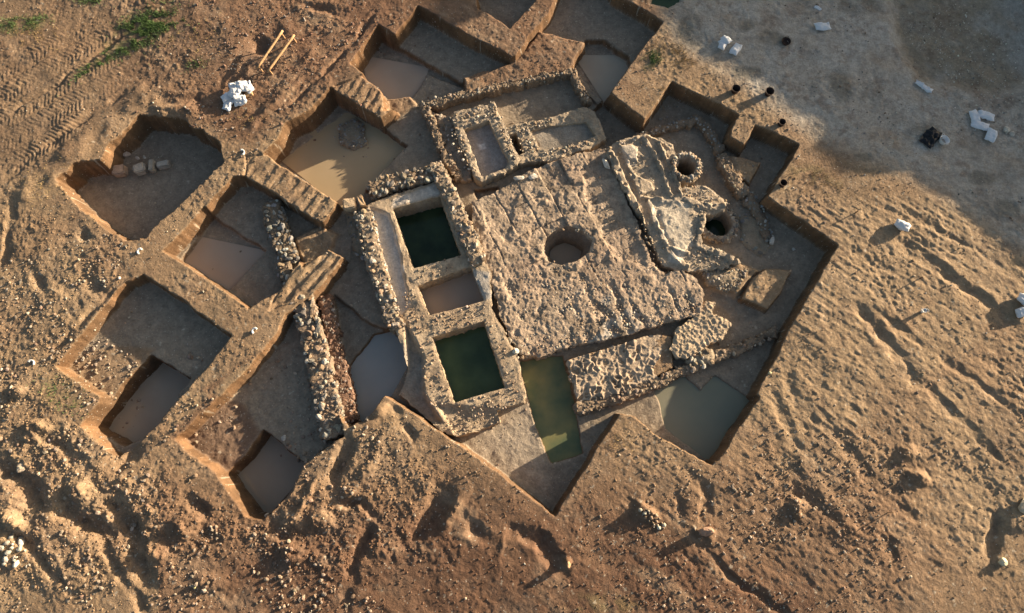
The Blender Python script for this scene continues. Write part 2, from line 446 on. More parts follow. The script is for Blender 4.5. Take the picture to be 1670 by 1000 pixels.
# bottom pit trench and right-hand flooded cut
dig([(848, 590), (915, 580), (935, 640), (947, 738), (902, 755), (870, 680), (858, 630)], -1.55, .05, MAINZ)
dig([(1070, 636), (1118, 613), (1142, 640), (1166, 614), (1224, 652), (1156, 752), (1086, 697)], -1.25, .04, MAINZ)
# baulks left standing
def baulk(pts, z=0.0, soft=.035, rough=.02, stripes=None, zref=None):
    global H
    P = UP(pts, z if zref is None else zref)
    s = .4
    m = (X > P[:, 0].min() - s) & (X < P[:, 0].max() + s) & (Y > P[:, 1].min() - s) & (Y < P[:, 1].max() + s)
    d = sdf(P, WX[m], WY[m])
    k = ss(-soft, soft, d)
    top = z + rough * f1[m] * 2 + rough * f2[m] + .05 * c2[m]
    if stripes:
        (x0, y0), (x1, y1), n, dep = stripes       # stripes are spaced along this line
        ax, ay = U(x0, y0); bx, by = U(x1, y1); L = math.hypot(bx - ax, by - ay)
        ta_, tb_ = math.cos(math.radians(55)), math.sin(math.radians(55))
        ex, ey = (bx - ax) / L, (by - ay) / L
        # coordinate along the line, measured with stripes leaning like spade cuts
        q = ((X[m] - ax) * ex + (Y[m] - ay) * ey) / L * n + .25 * vnoise(X[m], Y[m], .5, 81)
        band = np.abs(np.mod(q, 1) - .5) * 2
        top = top - dep * ss(.35, .75, band) * (.5 + .5 * _hash(np.floor(q), np.floor(q) * 0, 5)) * ss(.03, .15, d)
    top = top - .05 * (1 - ss(0, .12, d))
    H[m] = H[m] * (1 - k) + top * k
    GR[m] = GR[m] * (1 - k)
baulk([(400, 255), (436, 250), (455, 266), (550, 328), (545, 342), (522, 367), (460, 325), (400, 288)], 0, stripes=((430, 260), (540, 350), 7, .055))
baulk([(545, 140), (590, 122), (640, 160), (646, 172), (622, 196), (580, 170), (542, 148)], 0, stripes=((550, 140), (635, 180), 6, .055))
baulk([(486, 425), (518, 396), (558, 418), (541, 446), (506, 480), (472, 497), (440, 508), (446, 484), (462, 462)], -.02, stripes=((508, 410), (555, 450), 3, .11))
baulk([(480, 386), (520, 368), (552, 380), (540, 410), (500, 440), (485, 410)], -.62, rough=.05, soft=.1)
# reddish shelf by the top wall, and the small step at its corner
baulk([(880, 50), (955, 68), (930, 114), (868, 128), (757, 152), (755, 126), (842, 100)], -.38, rough=.03)
baulk([(630, 160), (668, 155), (680, 168), (655, 185), (630, 190)], -.72, rough=.03, soft=.12)
# block left in the east, soil wedge beside the stone wall
baulk([(1250, 436), (1294, 438), (1276, 475), (1250, 506), (1208, 486), (1228, 452)], -.52, rough=.03)
baulk([(1184, 250), (1242, 264), (1222, 302), (1200, 285)], -.58, rough=.05)
baulk([(1150, 445), (1200, 425), (1240, 440), (1203, 482), (1160, 465)], -.62, rough=.04, soft=.15)
# lit terraces south of the mosaic floor
baulk([(922, 588), (1060, 545), (1098, 548), (1100, 600), (1062, 620), (942, 668)], -.62, rough=.02)
# grey floor in the small basins and deep shafts
def shaft(px, py, r, z, zref):
    global H
    cx, cy = U(px, py, zref)
    m = np.hypot(X - cx, Y - cy) < r + .3
    d = np.hypot(WX[m] - cx, WY[m] - cy)
    k = 1 - ss(r - .03, r + .03, d)
    H[m] = np.minimum(H[m], H[m] * (1 - k) + z * k)
shaft(1118, 272, .46, -2.6, -.4)
shaft(1172, 362, .62, -1.9, -.8)
cx_, cy_ = U(1172, 362, -.8)
for pts, z in (([(638, 338), (718, 318), (755, 418), (672, 440)], -1.9), ([(678, 465), (772, 430), (792, 492), (698, 518)], -1.6),
               ([(702, 548), (792, 520), (826, 634), (740, 660)], -1.9)):
    dig(pts, z, .05, -.35)
cx0, cy0 = U(925, 402, -.4)
dig([(880, 380), (925, 360), (975, 390), (965, 420), (915, 440), (880, 425)], -2.0, .05, -.4)
dig([(822, 218), (850, 216), (860, 255), (838, 266)], -1.35, .04, -.4)
dig([(772, 302), (812, 296), (815, 312), (780, 322)], -1.25, .04, -.4)

# ------------------------------------------------------------------ soil colours (surface colour, with some light and shade painted in)
tan = np.array((.275, .190, .118)); red = np.array((.150, .086, .055)); sand = np.array((.385, .283, .175)); grey = np.array((.46, .415, .35))
pale = np.array((.42, .35, .27)); dark = np.array((.15, .12, .09)); wall_shade = np.array((.125, .072, .038))
C = np.ones(X.shape + (3,)) * tan
def tint(mask, col, amt=1.0):
    global C
    k = (np.clip(mask, 0, 1) * amt)[..., None]
    C = C * (1 - k) + np.asarray(col) * k
n_b = ss(-.4, .5, fbm(X, Y, 2.5, 91, 4))
n_s = ss(-.2, .5, fbm(X, Y, .8, 92, 4))
tint(n_b, sand, .5)
tint(R_right, (.36, .262, .165), .7)
tint(np.maximum(R_bot, ss(880, 980, PY) * (PX > 380) * (PX < 1330)), red, .85)
tint(region([(780, 830), (1000, 800), (1150, 900), (1400, 1060), (600, 1060), (640, 880)], 1.5), red, .6)
tint(R_top, red * 1.1, .8)
tint(region([(-60, -60), (500, -60), (400, 120), (200, 190), (-60, 330)], 1.0), (.21, .145, .095), .7)
tint(region([(560, -60), (1100, -60), (1080, 30), (930, 120), (760, 150), (600, 130)], 1.0), red, .6)
tint(ss(650, 880, PY + 40 * f1) * (PX > 260) * (1 - ss(1420, 1600, PX)), red * 1.1, .7)
tint((1 - ss(60, 230, PY + 40 * f1)) * (1 - ss(1000, 1100, PX)) * ss(150, 420, PX), red * 1.4, .55)
tint(ss(.0, .5, fbm(X, Y, 3.2, 89, 4, .6)) * big, (.235, .15, .095), .45)
tint(R_shade, grey, .85)  # pale grey soil, lightened further in colour to lift the cast shadow
tint(R_hollow, (.26, .22, .155), .85)
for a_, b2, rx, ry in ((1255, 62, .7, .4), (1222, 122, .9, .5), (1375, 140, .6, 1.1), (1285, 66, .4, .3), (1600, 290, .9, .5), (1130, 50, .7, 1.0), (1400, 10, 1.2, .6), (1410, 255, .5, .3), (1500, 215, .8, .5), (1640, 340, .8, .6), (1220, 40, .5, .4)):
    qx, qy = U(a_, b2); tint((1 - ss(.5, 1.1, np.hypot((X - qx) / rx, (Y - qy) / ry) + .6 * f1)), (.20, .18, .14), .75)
tint(ss(0, .5, fbm(X, Y, 1.0, 95, 5, .6)) * R_shade, (.27, .25, .21), .6)
tint(ss(0, .5, fbm(X, Y, 1.7, 96, 4, .6)) * R_shade, (.46, .45, .41), .4)
tint(region([(1620, -60), (1720, -60), (1720, 120), (1650, 90)], .8), (.34, .34, .31), .7)
tint(n_s * n_b, (.20, .15, .11), .45)
tint(ss(.1, .6, fbm(X, Y, .45, 93, 4, .65)) * big, (.19, .13, .09), .45)
tint(ss(.15, .6, fbm(A * .4, B, .8, 94, 4, .6)) * big, (.44, .32, .21), .35)
tint(GR, (.285, .24, .185), .88)
tint(region([(340, 640), (470, 560), (400, 600), (290, 715), (372, 780), (425, 705), (400, 660)], .15, -.78), red * 1.1, .7)
tint(region([(150, 572), (200, 563), (252, 570), (190, 640), (160, 655), (95, 600)], .12, -.68), tan, .85)
tint(region([(728, 705), (860, 650), (905, 830)], .3, MAINZ), pale, .6)
# green growth on the soil
GREENS = [(235, 45, 1.7, 1.0, 40), (160, 103, 1.1, .35, 45), (35, 40, 1.3, .6, 10), (1062, 98, .65, .5, 40), (320, 100, .7, .4, 0), (95, 640, 1.2, .7, -30), (150, 0, 1, .3, 0),
          (975, 985, 1.5, .5, 0), (1330, 285, 1.4, .5, -20)]
gm = np.zeros(X.shape)
for i, (a, b2, rx, ry, an) in enumerate(GREENS):
    qx, qy = U(a, b2); r_ = math.radians(an)
    uu = ((X - qx) * math.cos(r_) + (Y - qy) * math.sin(r_)) / rx; v2 = (-(X - qx) * math.sin(r_) + (Y - qy) * math.cos(r_)) / ry
    g = (1 - ss(.4, 1.2, np.hypot(uu, v2) + .5 * f1)) * (1 if i < 4 else .45)
    gm = np.maximum(gm, g)
tint(gm * ss(-.3, .3, f2), (.12, .14, .055), .65)
# brown cut soil, darkened to paint shade onto the steep sides
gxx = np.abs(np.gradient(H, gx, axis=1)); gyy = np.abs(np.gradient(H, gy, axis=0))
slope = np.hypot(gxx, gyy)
tint(ss(1.2, 3.0, slope) * core, wall_shade, .88)
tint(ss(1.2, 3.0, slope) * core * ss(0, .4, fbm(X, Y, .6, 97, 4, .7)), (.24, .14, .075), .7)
spk = c1 * 0 + (clods(X, Y, .22, 77, .12, .12, .26) > .02)
tint(spk * big * (1 - R_track), (.52, .46, .36), .55)
C = C * (1 + .12 * f2[..., None])

def ground(x, y):
    x = np.asarray(x, float); y = np.asarray(y, float)
    i = np.clip(np.searchsorted(gx, x) - 1, 0, NX - 2); j = np.clip(np.searchsorted(gy, y) - 1, 0, NY - 2)
    fx = (x - gx[i]) / (gx[i + 1] - gx[i]); fy = (y - gy[j]) / (gy[j + 1] - gy[j])
    return H[j, i] * (1 - fx) * (1 - fy) + H[j, i + 1] * fx * (1 - fy) + H[j + 1, i] * (1 - fx) * fy + H[j + 1, i + 1] * fx * fy
def grid_faces(nx, ny):
    i = np.arange(nx - 1); j = np.arange(ny - 1)
    I, J = np.meshgrid(i, j)
    a = (J * nx + I).ravel()
    return np.stack([a, a + 1, a + 1 + nx, a + nx], 1)
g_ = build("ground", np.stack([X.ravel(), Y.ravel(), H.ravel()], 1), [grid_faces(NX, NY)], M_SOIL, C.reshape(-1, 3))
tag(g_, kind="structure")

# ------------------------------------------------------------------ rocks
def ico(sub):
    import bmesh
    bm = bmesh.new(); bmesh.ops.create_icosphere(bm, subdivisions=sub, radius=1)
    V = np.array([v.co[:] for v in bm.verts]); Fc = np.array([[v.index for v in f.verts] for f in bm.faces]); bm.free()
    return V, Fc
def variants(sub, n, amp=.22):
    V, Fc = ico(sub); out = []
    for k in range(n):
        W = V.copy()
        for _ in range(7):                      # chop flat faces off a ball
            d = rng.normal(size=3); d /= np.linalg.norm(d)
            o = .55 + .3 * rng.random()
            p = W @ d
            W -= np.maximum(p - o, 0)[:, None] * d
        W *= 1 + amp * .3 * rng.normal(size=(len(W), 1))
        out.append(W)
    return out, Fc
RV2, RF2 = variants(2, 12); RV1, RF1 = variants(1, 12)
def rock_geo(geo, pos, size, cols, lod=1, flat=.7):
    """pos (n,3), size (n,), cols (n,3)"""
    VV, FF = (RV2, RF2) if lod == 2 else (RV1, RF1)
    n = len(pos)
    if n == 0: return
    VV = np.array(VV); W = VV[rng.integers(len(VV), size=n)]
    sc = np.stack([np.ones(n), .6 + .4 * rng.random(n), flat * (.7 + .5 * rng.random(n))], 1) * np.asarray(size).reshape(-1, 1)
    W = W * sc[:, None, :]
    t = (rng.random(n) - .5)[:, None] * 1.1; a = rng.random(n)[:, None] * 6.283
    x, y, z = W[..., 0], W[..., 1] * np.cos(t) - W[..., 2] * np.sin(t), W[..., 1] * np.sin(t) + W[..., 2] * np.cos(t)
    W = np.stack([x * np.cos(a) - y * np.sin(a), x * np.sin(a) + y * np.cos(a), z], -1) + np.asarray(pos)[:, None, :]
    nv = W.shape[1]
    geo.add(W.reshape(-1, 3), (FF[None] + (np.arange(n) * nv)[:, None, None]).reshape(-1, 3), np.repeat(np.asarray(cols), nv, 0))
PAL = {'stone': [(.46, .40, .32), (.38, .32, .25), (.31, .27, .22), (.58, .52, .43), (.38, .28, .19), (.26, .24, .21), (.34, .25, .17)],
       'brown': [(.34, .25, .18), (.28, .20, .14), (.40, .32, .24), (.30, .24, .19), (.44, .36, .28)],
       'white': [(.72, .68, .58), (.62, .58, .48), (.55, .50, .42)],
       'red': [(.24, .15, .11), (.28, .18, .13), (.38, .32, .27), (.40, .35, .30), (.22, .14, .10)],
       'grey': [(.34, .33, .30), (.27, .26, .24), (.42, .40, .36), (.24, .22, .19)]}
def pal(kind, n):
    a = np.array(PAL[kind]); c = a[rng.integers(len(a), size=n)]
    return c * (.55 + .6 * rng.random((n, 1))) * (1 + .02 * rng.normal(size=(n, 3)))
def scatter(poly, cell, jit=.9):
    P = np.asarray(poly); x0, y0 = P.min(0); x1, y1 = P.max(0)
    xs = np.arange(x0, x1, cell); ys = np.arange(y0, y1, cell)
    A_, B_ = np.meshgrid(xs, ys); A_ = A_.ravel() + (rng.random(A_.size) - .5) * cell * jit; B_ = B_.ravel() + (rng.random(B_.size) - .5) * cell * jit
    k = sdf(P, A_, B_) > 0
    return A_[k], B_[k]

# ------------------------------------------------------------------ masonry blocks
HOLE = [(890, 388), (903, 376), (925, 368), (950, 376), (967, 392), (962, 410), (942, 426), (916, 432), (895, 426), (886, 408)]
def block(geo, outer, ztop, zbase, holes=(), hfun=None, col=(.4, .33, .24), cfun=None, res=.04, warp=.04, edge=.04, holez=None):
    P = UP(outer, ztop); Hs = [UP(h, ztop) for h in holes]
    x = np.arange(P[:, 0].min() - .15, P[:, 0].max() + .15, res); y = np.arange(P[:, 1].min() - .15, P[:, 1].max() + .15, res)
    GX, GY = np.meshgrid(x, y)
    wx = GX + warp * vnoise(GX, GY, .3, 101) + warp * .6 * vnoise(GX, GY, .11, 103)
    wy = GY + warp * vnoise(GX, GY, .3, 102) + warp * .6 * vnoise(GX, GY, .11, 104)
    s = sdf(P, wx, wy)
    for h in Hs: s = np.minimum(s, -sdf(h, GX + (wx - GX) * .35, GY + (wy - GY) * .35))
    sc = (s[:-1, :-1] + s[1:, :-1] + s[:-1, 1:] + s[1:, 1:]) / 4
    keep = sc > 0
    ny, nx = GX.shape
    J, I = np.nonzero(keep)
    a = J * nx + I
    q = np.stack([a, a + 1, a + 1 + nx, a + nx], 1)
    used = np.zeros(nx * ny, bool); used[q.ravel()] = True
    # boundary edges
    e = np.concatenate([q[:, [0, 1]], q[:, [1, 2]], q[:, [2, 3]], q[:, [3, 0]]])
    key = e[:, 0] * (nx * ny) + e[:, 1]; rkey = e[:, 1] * (nx * ny) + e[:, 0]
    be = e[~np.isin(key, rkey)]
    z = np.full(GX.shape, float(ztop))
    if hfun is not None: z = z + hfun(GX, GY, s)
    z = z - edge * (1 - ss(0, .10, s)) * (.6 + .6 * vnoise(GX, GY, .2, 105))
    dsy, dsx = np.gradient(s, res)
    bmask = np.zeros(nx * ny, bool); bmask[be.ravel()] = True; bmask = bmask.reshape(ny, nx)
    sh = np.clip(s, -res, res * 1.1)
    gn = np.hypot(dsx, dsy) + 1e-6
    XX = np.where(bmask, GX - dsx / gn * sh, GX); YY = np.where(bmask, GY - dsy / gn * sh, GY)
    idx = -np.ones(nx * ny, int); ui = np.nonzero(used)[0]; idx[ui] = np.arange(len(ui))
    V = np.stack([XX.ravel()[ui], YY.ravel()[ui], z.ravel()[ui]], 1)
    cc = cfun(GX, GY, s).reshape(-1, 3)[ui] if cfun is not None else np.array(col) * (1 + .18 * fbm(GX, GY, .5, 106, 3).ravel()[ui][:, None])
    geo.add(V, idx[q], cc)
    # sides
    bv = np.unique(be); m2 = -np.ones(nx * ny, int); m2[bv] = np.arange(len(bv)); nb = len(bv)
    tx, ty, tz = XX.ravel()[bv], YY.ravel()[bv], z.ravel()[bv]
    ox, oy = (-dsx / gn).ravel()[bv], (-dsy / gn).ravel()[bv]
    rows, cols = [], []
    base_c = cc[np.searchsorted(ui, bv)]
    lv = 7
    for k in range(lv + 1):
        t = k / lv
        zz = tz * (1 - t) + zbase * t
        b_ = (.035 * vnoise(tx * 1.7 + zz * 2.1, ty * 1.7 - zz * 2.9, .16, 107) + .01) * (k > 0)
        rows.append(np.stack([tx + ox * b_, ty + oy * b_, zz], 1)); cols.append(base_c)
    fs = []
    A1, B1 = m2[be[:, 0]], m2[be[:, 1]]
    for k in range(lv):
        fs.append(np.stack([A1 + k * nb, A1 + (k + 1) * nb, B1 + (k + 1) * nb, B1 + k * nb], 1))
    geo.add(np.concatenate(rows), fs, np.concatenate(cols))
    return P
def top_rocks(geo, pts, z, cell, smin, smax, kind, lod=1, flat=.6, sink=.25, prob=1.0):
    P = UP(pts, z)
    a, b = scatter(P, cell)
    k = (rng.random(len(a)) < prob) & (sdf(UP(HOLE, -.4), a, b) < -.03); a, b = a[k], b[k]
    n = len(a)
    s = smin * .8 + (smax - smin * .8) * rng.random(n) ** 2.3
    zz = z + s * (flat * .35 - sink) + .03 * (rng.random(n) - .5)
    rock_geo(geo, np.stack([a, b, zz], 1), s, pal(kind, n), lod, flat)
def side_rocks(geo, pts, z, zbase, cell, smin, smax, kind, close=True):
    P = UP(pts, z); n = len(P)
    for i in range(n if close else n - 1):
        p, q = P[i], P[(i + 1) % n]; L = math.hypot(*(q - p))
        for zz in np.arange(zbase + smin, z, cell * .8):
            m = max(1, int(L / cell))
            t = (np.arange(m) + rng.random(m)) / m
            pos = p + (q - p) * t[:, None]
            s = smin + (smax - smin) * rng.random(m) ** 1.5
            rock_geo(geo, np.concatenate([pos, np.full((m, 1), zz) + .04 * rng.normal(size=(m, 1))], 1), s, pal(kind, m), 1, .8)
def strip(line, w0, w1=None, z=0.0):
    """outline in pixels of a band round a centre line; widths in pixels"""
    P = np.array(line, float); n = len(P); w1 = w0 if w1 is None else w1
    L, R_ = [], []
    for i in range(n):
        d = P[min(i + 1, n - 1)] - P[max(i - 1, 0)]; d /= np.linalg.norm(d)
        nn = np.array([-d[1], d[0]]); ww = w0 + (w1 - w0) * i / (n - 1)
        L.append(P[i] + nn * ww / 2); R_.append(P[i] - nn * ww / 2)
    return [tuple(p) for p in L + R_[::-1]]
def lumpy(amp, cell=.2, seed=201):
    return lambda x, y, s: amp * (clods(x, y, cell, seed, .75) * 1.2 + .7 * fbm(x, y, .5, seed + 1, 4, .6))
def rubble_wall(name, label, line, w0, w1, z, zb, kind='stone', cell=.14, smin=.04, smax=.15, cat="stone wall", group=None, prob=.74, core=(.24, .18, .125), amp=.07, sides=True, lod=1):
    g = Geo(); pts = strip(line, w0, w1) if w0 else line
    block(g, pts, z, zb, hfun=lumpy(amp * 1.4), col=core, warp=.09, edge=.08)
    top_rocks(g, pts, z + .02, cell, smin, smax, kind, prob=prob, lod=lod)
    if sides: side_rocks(g, pts, z - .06, zb, .24, smin, smax * .8, kind)
    o = g.build(name, M_STONE, smooth=False)
    return tag(o, label, cat, group)

BASE = -1.25
# main mosaic platform -------------------------------------------------
def plat_h(x, y, s):
    px, py = pix(x, y, -.4)
    low = ss(420, 470, py - (px - 900) * .12)                      # broken lower half
    a = math.radians(-63)                                          # ridges run steeply down to the right
    u = x * math.cos(a) + y * math.sin(a); v = -x * math.sin(a) + y * math.cos(a)
    vv = v + .30 * vnoise(x, y, 1.1, 301) + .14 * vnoise(x, y, .4, 302)
    rid = np.abs(np.mod(vv / .78, 1) - .5) * 2
    h = -low * .15 * ss(.35, .85, 1 - rid) * ss(-.3, .5, fbm(x, y, .7, 303, 4)) * .75
    h = h + low * (.02 * net(x, y, .34, 318, .4) * ss(-.3, .4, vnoise(x, y, .8, 319)) - .01 + .045 * fbm(x, y, .5, 304, 5, .65) + .05 * clods(x, y, .18, 305, .5) + .04 * clods(x, y, .12, 315, .6))
    rid2 = np.abs(np.mod((v + .05 * vnoise(x, y, .5, 309)) / 1.1 + .3, 1) - .5) * 2
    h = h - (1 - low) * .06 * (rid2 > .955) * (vnoise(x, y, .6, 310) > -.1) * .6
    rid3 = np.abs(np.mod((u + .03 * vnoise(x, y, .5, 311)) / 1.35, 1) - .5) * 2
    h = h - (1 - low) * .04 * (rid3 > .96) * (vnoise(x, y, .8, 312) > -.2) * .8
    pl = np.floor(v / 1.1 + .3); pu = np.floor(u / 1.35)
    h = h + (1 - low) * (.11 * (_hash(pl, pu, 8) - .5) * ss(-.2, .1, vnoise(x, y, 1.4, 324)) + .03 * f_small(x, y) + .05 * ss(.0, .25, fbm(x, y, .9, 316, 3)) * 1.0 + .05 * clods(x, y, .15, 306, .35) + .03 * clods(x, y, .3, 317, .3))
    # left strip along the basins is heaped rubble
    le = 1 - ss(10, 40, px - (770 + (py - 330) * .26))
    h = h + le * (.10 * clods(x, y, .3, 307, .7) + .05)
    # low bay against the raised east masonry
    bay = ss(-.12, .12, sdf(UP([(948, 272), (992, 262), (1045, 395), (1052, 432), (1012, 425), (985, 385), (962, 340)], -.4), x + .1 * vnoise(x, y, .3, 313), y + .1 * vnoise(x, y, .3, 314)))
    h = h * (1 - bay * .6) - bay * .07
    return h + .012 * vnoise(x, y, .08, 308)
def f_small(x, y): return fbm(x, y, .35, 320, 4, .6)
def plat_c(x, y, s):
    n = ss(-.4, .5, fbm(x, y, 1.1, 321, 4)); m = ss(0, .5, fbm(x, y, .6, 322, 4))
    c = np.array((.43, .33, .24)) * (1 - n[..., None]) + np.array((.35, .28, .21)) * n[..., None]
    px, py = pix(x, y, -.4)
    wh = ss(460, 500, py) * ss(900, 930, px) * (1 - ss(1040, 1070, px)) * m
    c = c * (1 - wh[..., None] * .6) + np.array((.52, .48, .42)) * wh[..., None] * .6
    d = ss(.15, .5, fbm(x, y, .5, 323, 3))
    e = ss(.0, .4, fbm(x, y, .28, 325, 4, .7))[..., None]; q_ = ss(.1, .5, fbm(x, y, 1.6, 326, 3))[..., None]
    c = c * (1 - .30 * d[..., None]) * (1 - .30 * e)
    return c * (1 - .35 * q_) + np.array((.33, .23, .165)) * .35 * q_
g = Geo()
PLAT = [(768, 330), (800, 318), (836, 296), (862, 280), (905, 262), (940, 252), (985, 242), (1004, 290), (1030, 340), (1062, 425), (1085, 448), (1108, 440), (1135, 452),
        (1148, 480), (1142, 512), (1080, 528), (1010, 548), (940, 562), (880, 582), (846, 578), (818, 522), (795, 440), (775, 380)]
block(g, PLAT, -.40, -1.9, holes=[HOLE], hfun=plat_h, cfun=plat_c, res=.035, warp=.05)
top_rocks(g, [(800, 500), (820, 520), (850, 580), (1140, 515), (1145, 490), (1000, 530), (880, 560)], -.42, .16, .03, .09, 'brown', prob=.8)
top_rocks(g, [(812, 540), (842, 545), (875, 580), (845, 590), (820, 560)], -.40, .2, .08, .17, 'stone', lod=2)
side_rocks(g, [(846, 578), (880, 582), (940, 562), (1010, 548), (1080, 528), (1142, 512)], -.5, -.95, .26, .05, .11, 'brown', close=False)
top_rocks(g, [(800, 430), (870, 440), (1060, 430), (1140, 455), (1140, 512), (1010, 545), (880, 578), (846, 575), (818, 520)], -.43, .13, .02, .09, 'stone', prob=.9)
top_rocks(g, [(775, 335), (860, 285), (985, 250), (1050, 430), (870, 440), (800, 430)], -.42, .22, .015, .06, 'brown', prob=.5)
aa_ = rng.random(16) * 6.283; hx, hy = U(926, 404, -.4); rr_ = 1.02 + .16 * rng.random(16)
rock_geo(g, np.stack([hx + rr_ * np.cos(aa_), hy + .80 * rr_ * np.sin(aa_), -.40 + .03 * rng.random(16)], 1), .03 + .07 * rng.random(16), pal('stone', 16), 1, .7)
o = g.build("mosaic_floor", M_MASON)
tag(o, "large worn stone floor platform with a round broken pit in its middle and ridged lower half", "floor platform")
# raised east masonry ---------------------------------------------------
def east_h(x, y, s):
    h = .07 * clods(x, y, .22, 331, .7) + .05 * net(x, y, .42, 336, .4) * ss(-.2, .4, vnoise(x, y, .7, 337)) + .09 * fbm(x, y, .5, 332, 5, .6) - .03
    for poly, dz in (([(1030, 258), (1062, 270), (1082, 300), (1066, 318), (1044, 318), (1024, 290)], -.06), ([(1066, 240), (1080, 236), (1106, 300), (1108, 318), (1094, 320), (1084, 290)], -.20),
                     ([(1100, 325), (1130, 335), (1142, 352), (1128, 400), (1115, 420), (1092, 400), (1070, 345)], .06), ([(1008, 236), (1040, 240), (1038, 262), (1018, 262)], .12)):
        k = ss(-.06, .12, sdf(UP(poly, -.4), x + .13 * vnoise(x, y, .35, 347), y + .13 * vnoise(x, y, .3, 348))); h = h * (1 - k * .6) + dz * k
    sl = ss(-.04, .04, sdf(UP([(1024, 285), (1034, 284), (1062, 298), (1068, 312), (1046, 318)], -.4), x, y))
    h = h + sl * .14
    for i, (ln, wd, ht) in enumerate([([(996, 252), (1012, 292), (1034, 335), (1052, 385), (1066, 425)], .24, .34), ([(1022, 262), (1032, 284), (1044, 322), (1078, 326)], .10, .16), ([(1048, 224), (1064, 244), (1082, 286), (1094, 322)], .12, .20),
                      ([(1076, 236), (1092, 268), (1106, 300), (1112, 322)], .09, .18), ([(1010, 232), (1052, 222), (1096, 238)], .10, .12), ([(1082, 326), (1112, 322), (1140, 336), (1188, 338)], .22, .14),
                      ([(1146, 352), (1140, 400), (1170, 412), (1208, 428)], .20, .18), ([(1058, 330), (1072, 370), (1092, 412), (1120, 436)], .14, .16), ([(1090, 402), (1122, 414)], .10, .12)]):
        dl, tl, Ll = linedist(UP(ln, -.4), x + .05 * vnoise(x, y, .25, 340 + i), y + .05 * vnoise(x, y, .25, 350 + i))
        jag = .45 + .55 * ss(-.5, .5, vnoise(x, y, .3, 338)) * ss(-.6, .3, vnoise(x, y, .12, 339))
        h = np.maximum(h, ht * (1 - ss(wd * .5, wd, dl)) * jag - .02)
    return h

def east_c(x, y, s):
    n = ss(-.4, .5, fbm(x, y, .7, 334, 4))[..., None]
    c = np.array((.42, .34, .25)) * (1 - n) + np.array((.34, .28, .21)) * n
    for poly, cc in (([(1055, 325), (1100, 325), (1125, 335), (1130, 400), (1115, 415), (1088, 400), (1062, 350)], (.56, .49, .39)),
                     ([(1095, 405), (1118, 412), (1112, 430), (1092, 425)], (.60, .54, .45)), ([(1015, 235), (1042, 240), (1040, 268), (1020, 268)], (.52, .46, .38))):
        k = ss(-.08, .08, sdf(UP(poly, -.3), x + .08 * vnoise(x, y, .3, 335), y))[..., None]; c = c * (1 - k * .8) + np.array(cc) * k * .8
    return c
g = Geo()
EAST = [(985, 242), (1012, 226), (1048, 218), (1075, 226), (1098, 236), (1108, 262), (1100, 285), (1112, 306), (1150, 302), (1188, 330), (1182, 345), (1152, 350), (1146, 378),
        (1142, 400), (1168, 405), (1208, 426), (1190, 434), (1140, 440), (1112, 442), (1078, 432), (1056, 372), (1030, 330), (1004, 288)]
block(g, EAST, -.40, -1.2, hfun=east_h, cfun=east_c, res=.035, warp=.07)
top_rocks(g, [(1110, 300), (1150, 305), (1190, 332), (1150, 350), (1146, 375), (1118, 330)], -.34, .15, .04, .10, 'stone', prob=.9)
top_rocks(g, [(985, 242), (1045, 220), (1060, 240), (1010, 290)], -.36, .15, .03, .10, 'stone', prob=.45)
top_rocks(g, [(1040, 350), (1056, 372), (1080, 430), (1065, 425)], -.32, .16, .04, .10, 'stone', prob=.9)
top_rocks(g, [(1142, 400), (1168, 405), (1208, 426), (1150, 440), (1120, 425)], -.36, .15, .04, .09, 'stone', prob=.9)
top_rocks(g, [(1078, 232), (1100, 290), (1090, 295)], -.34, .14, .03, .08, 'stone', prob=.6)
top_rocks(g, [(1000, 245), (1080, 232), (1108, 300), (1150, 305), (1140, 400), (1090, 430), (1050, 360)], -.37, .16, .02, .07, 'stone', prob=.5)
o = g.build("raised_masonry", M_MASON)
tag(o, "raised rubble masonry with pale plaster patches between the worn floor platform and the round wells", "masonry ruin")
for i, (a, b, an, l, lab) in enumerate([(988, 268, 62, .5, "pale narrow squared slab lying at the upper right corner of the worn floor"), (870, 288, 20, .42, "pale flat stone at the top edge of the worn floor beside a dark hole"),
                                      (846, 291, 12, .40, "pale squared paving slab on the top edge of the worn floor, left of the dark hole")]):
    gg = Geo(); x_, y_ = U(a, b, -.35)
    W = RV2[3 + i].copy() * np.array([l * .62, l * .26 if i == 0 else l * .4, .09])
    an_ = math.radians(-an if i == 0 else an)
    W = np.stack([W[:, 0] * math.cos(an_) - W[:, 1] * math.sin(an_), W[:, 0] * math.sin(an_) + W[:, 1] * math.cos(an_), W[:, 2]], 1) + np.array([x_, y_, -.33])
    gg.add(W, RF2, np.array((.62, .56, .47)))
    tag(gg.build("stone_slab", M_STONE, smooth=False), lab, "stone slab")

# basins ----------------------------------------------------------------
P1H = [(640, 340), (718, 320), (753, 416), (674, 438)]
P2H = [(681, 466), (768, 434), (790, 490), (700, 515)]
P3H = [(704, 550), (790, 523), (824, 632), (741, 657)]
def pool_h(x, y, s):
    px, py = pix(x, y, -.3)
    h = .05 * fbm(x, y, .5, 341, 4) + .05 * clods(x, y, .16, 342, .5)
    ch = sdf(UP([(604, 338), (636, 350), (655, 420), (668, 500), (650, 520), (625, 430)], -.3), x + .05 * vnoise(x, y, .3, 343), y)
    k = ss(-.04, .10, ch); h = h * (1 - k) - .16 * k
    lo = ss(-.10, .12, sdf(UP([(662, 530), (690, 580), (690, 640), (720, 690), (680, 690), (640, 640), (664, 600)], -.3), x, y)); h = h - lo * .30
    rb = ss(0, .2, sdf(UP([(706, 655), (815, 665), (815, 700), (740, 712)], -.3), x, y)); h = h - rb * .14 + rb * .12 * clods(x, y, .3, 344, .7)
    return h
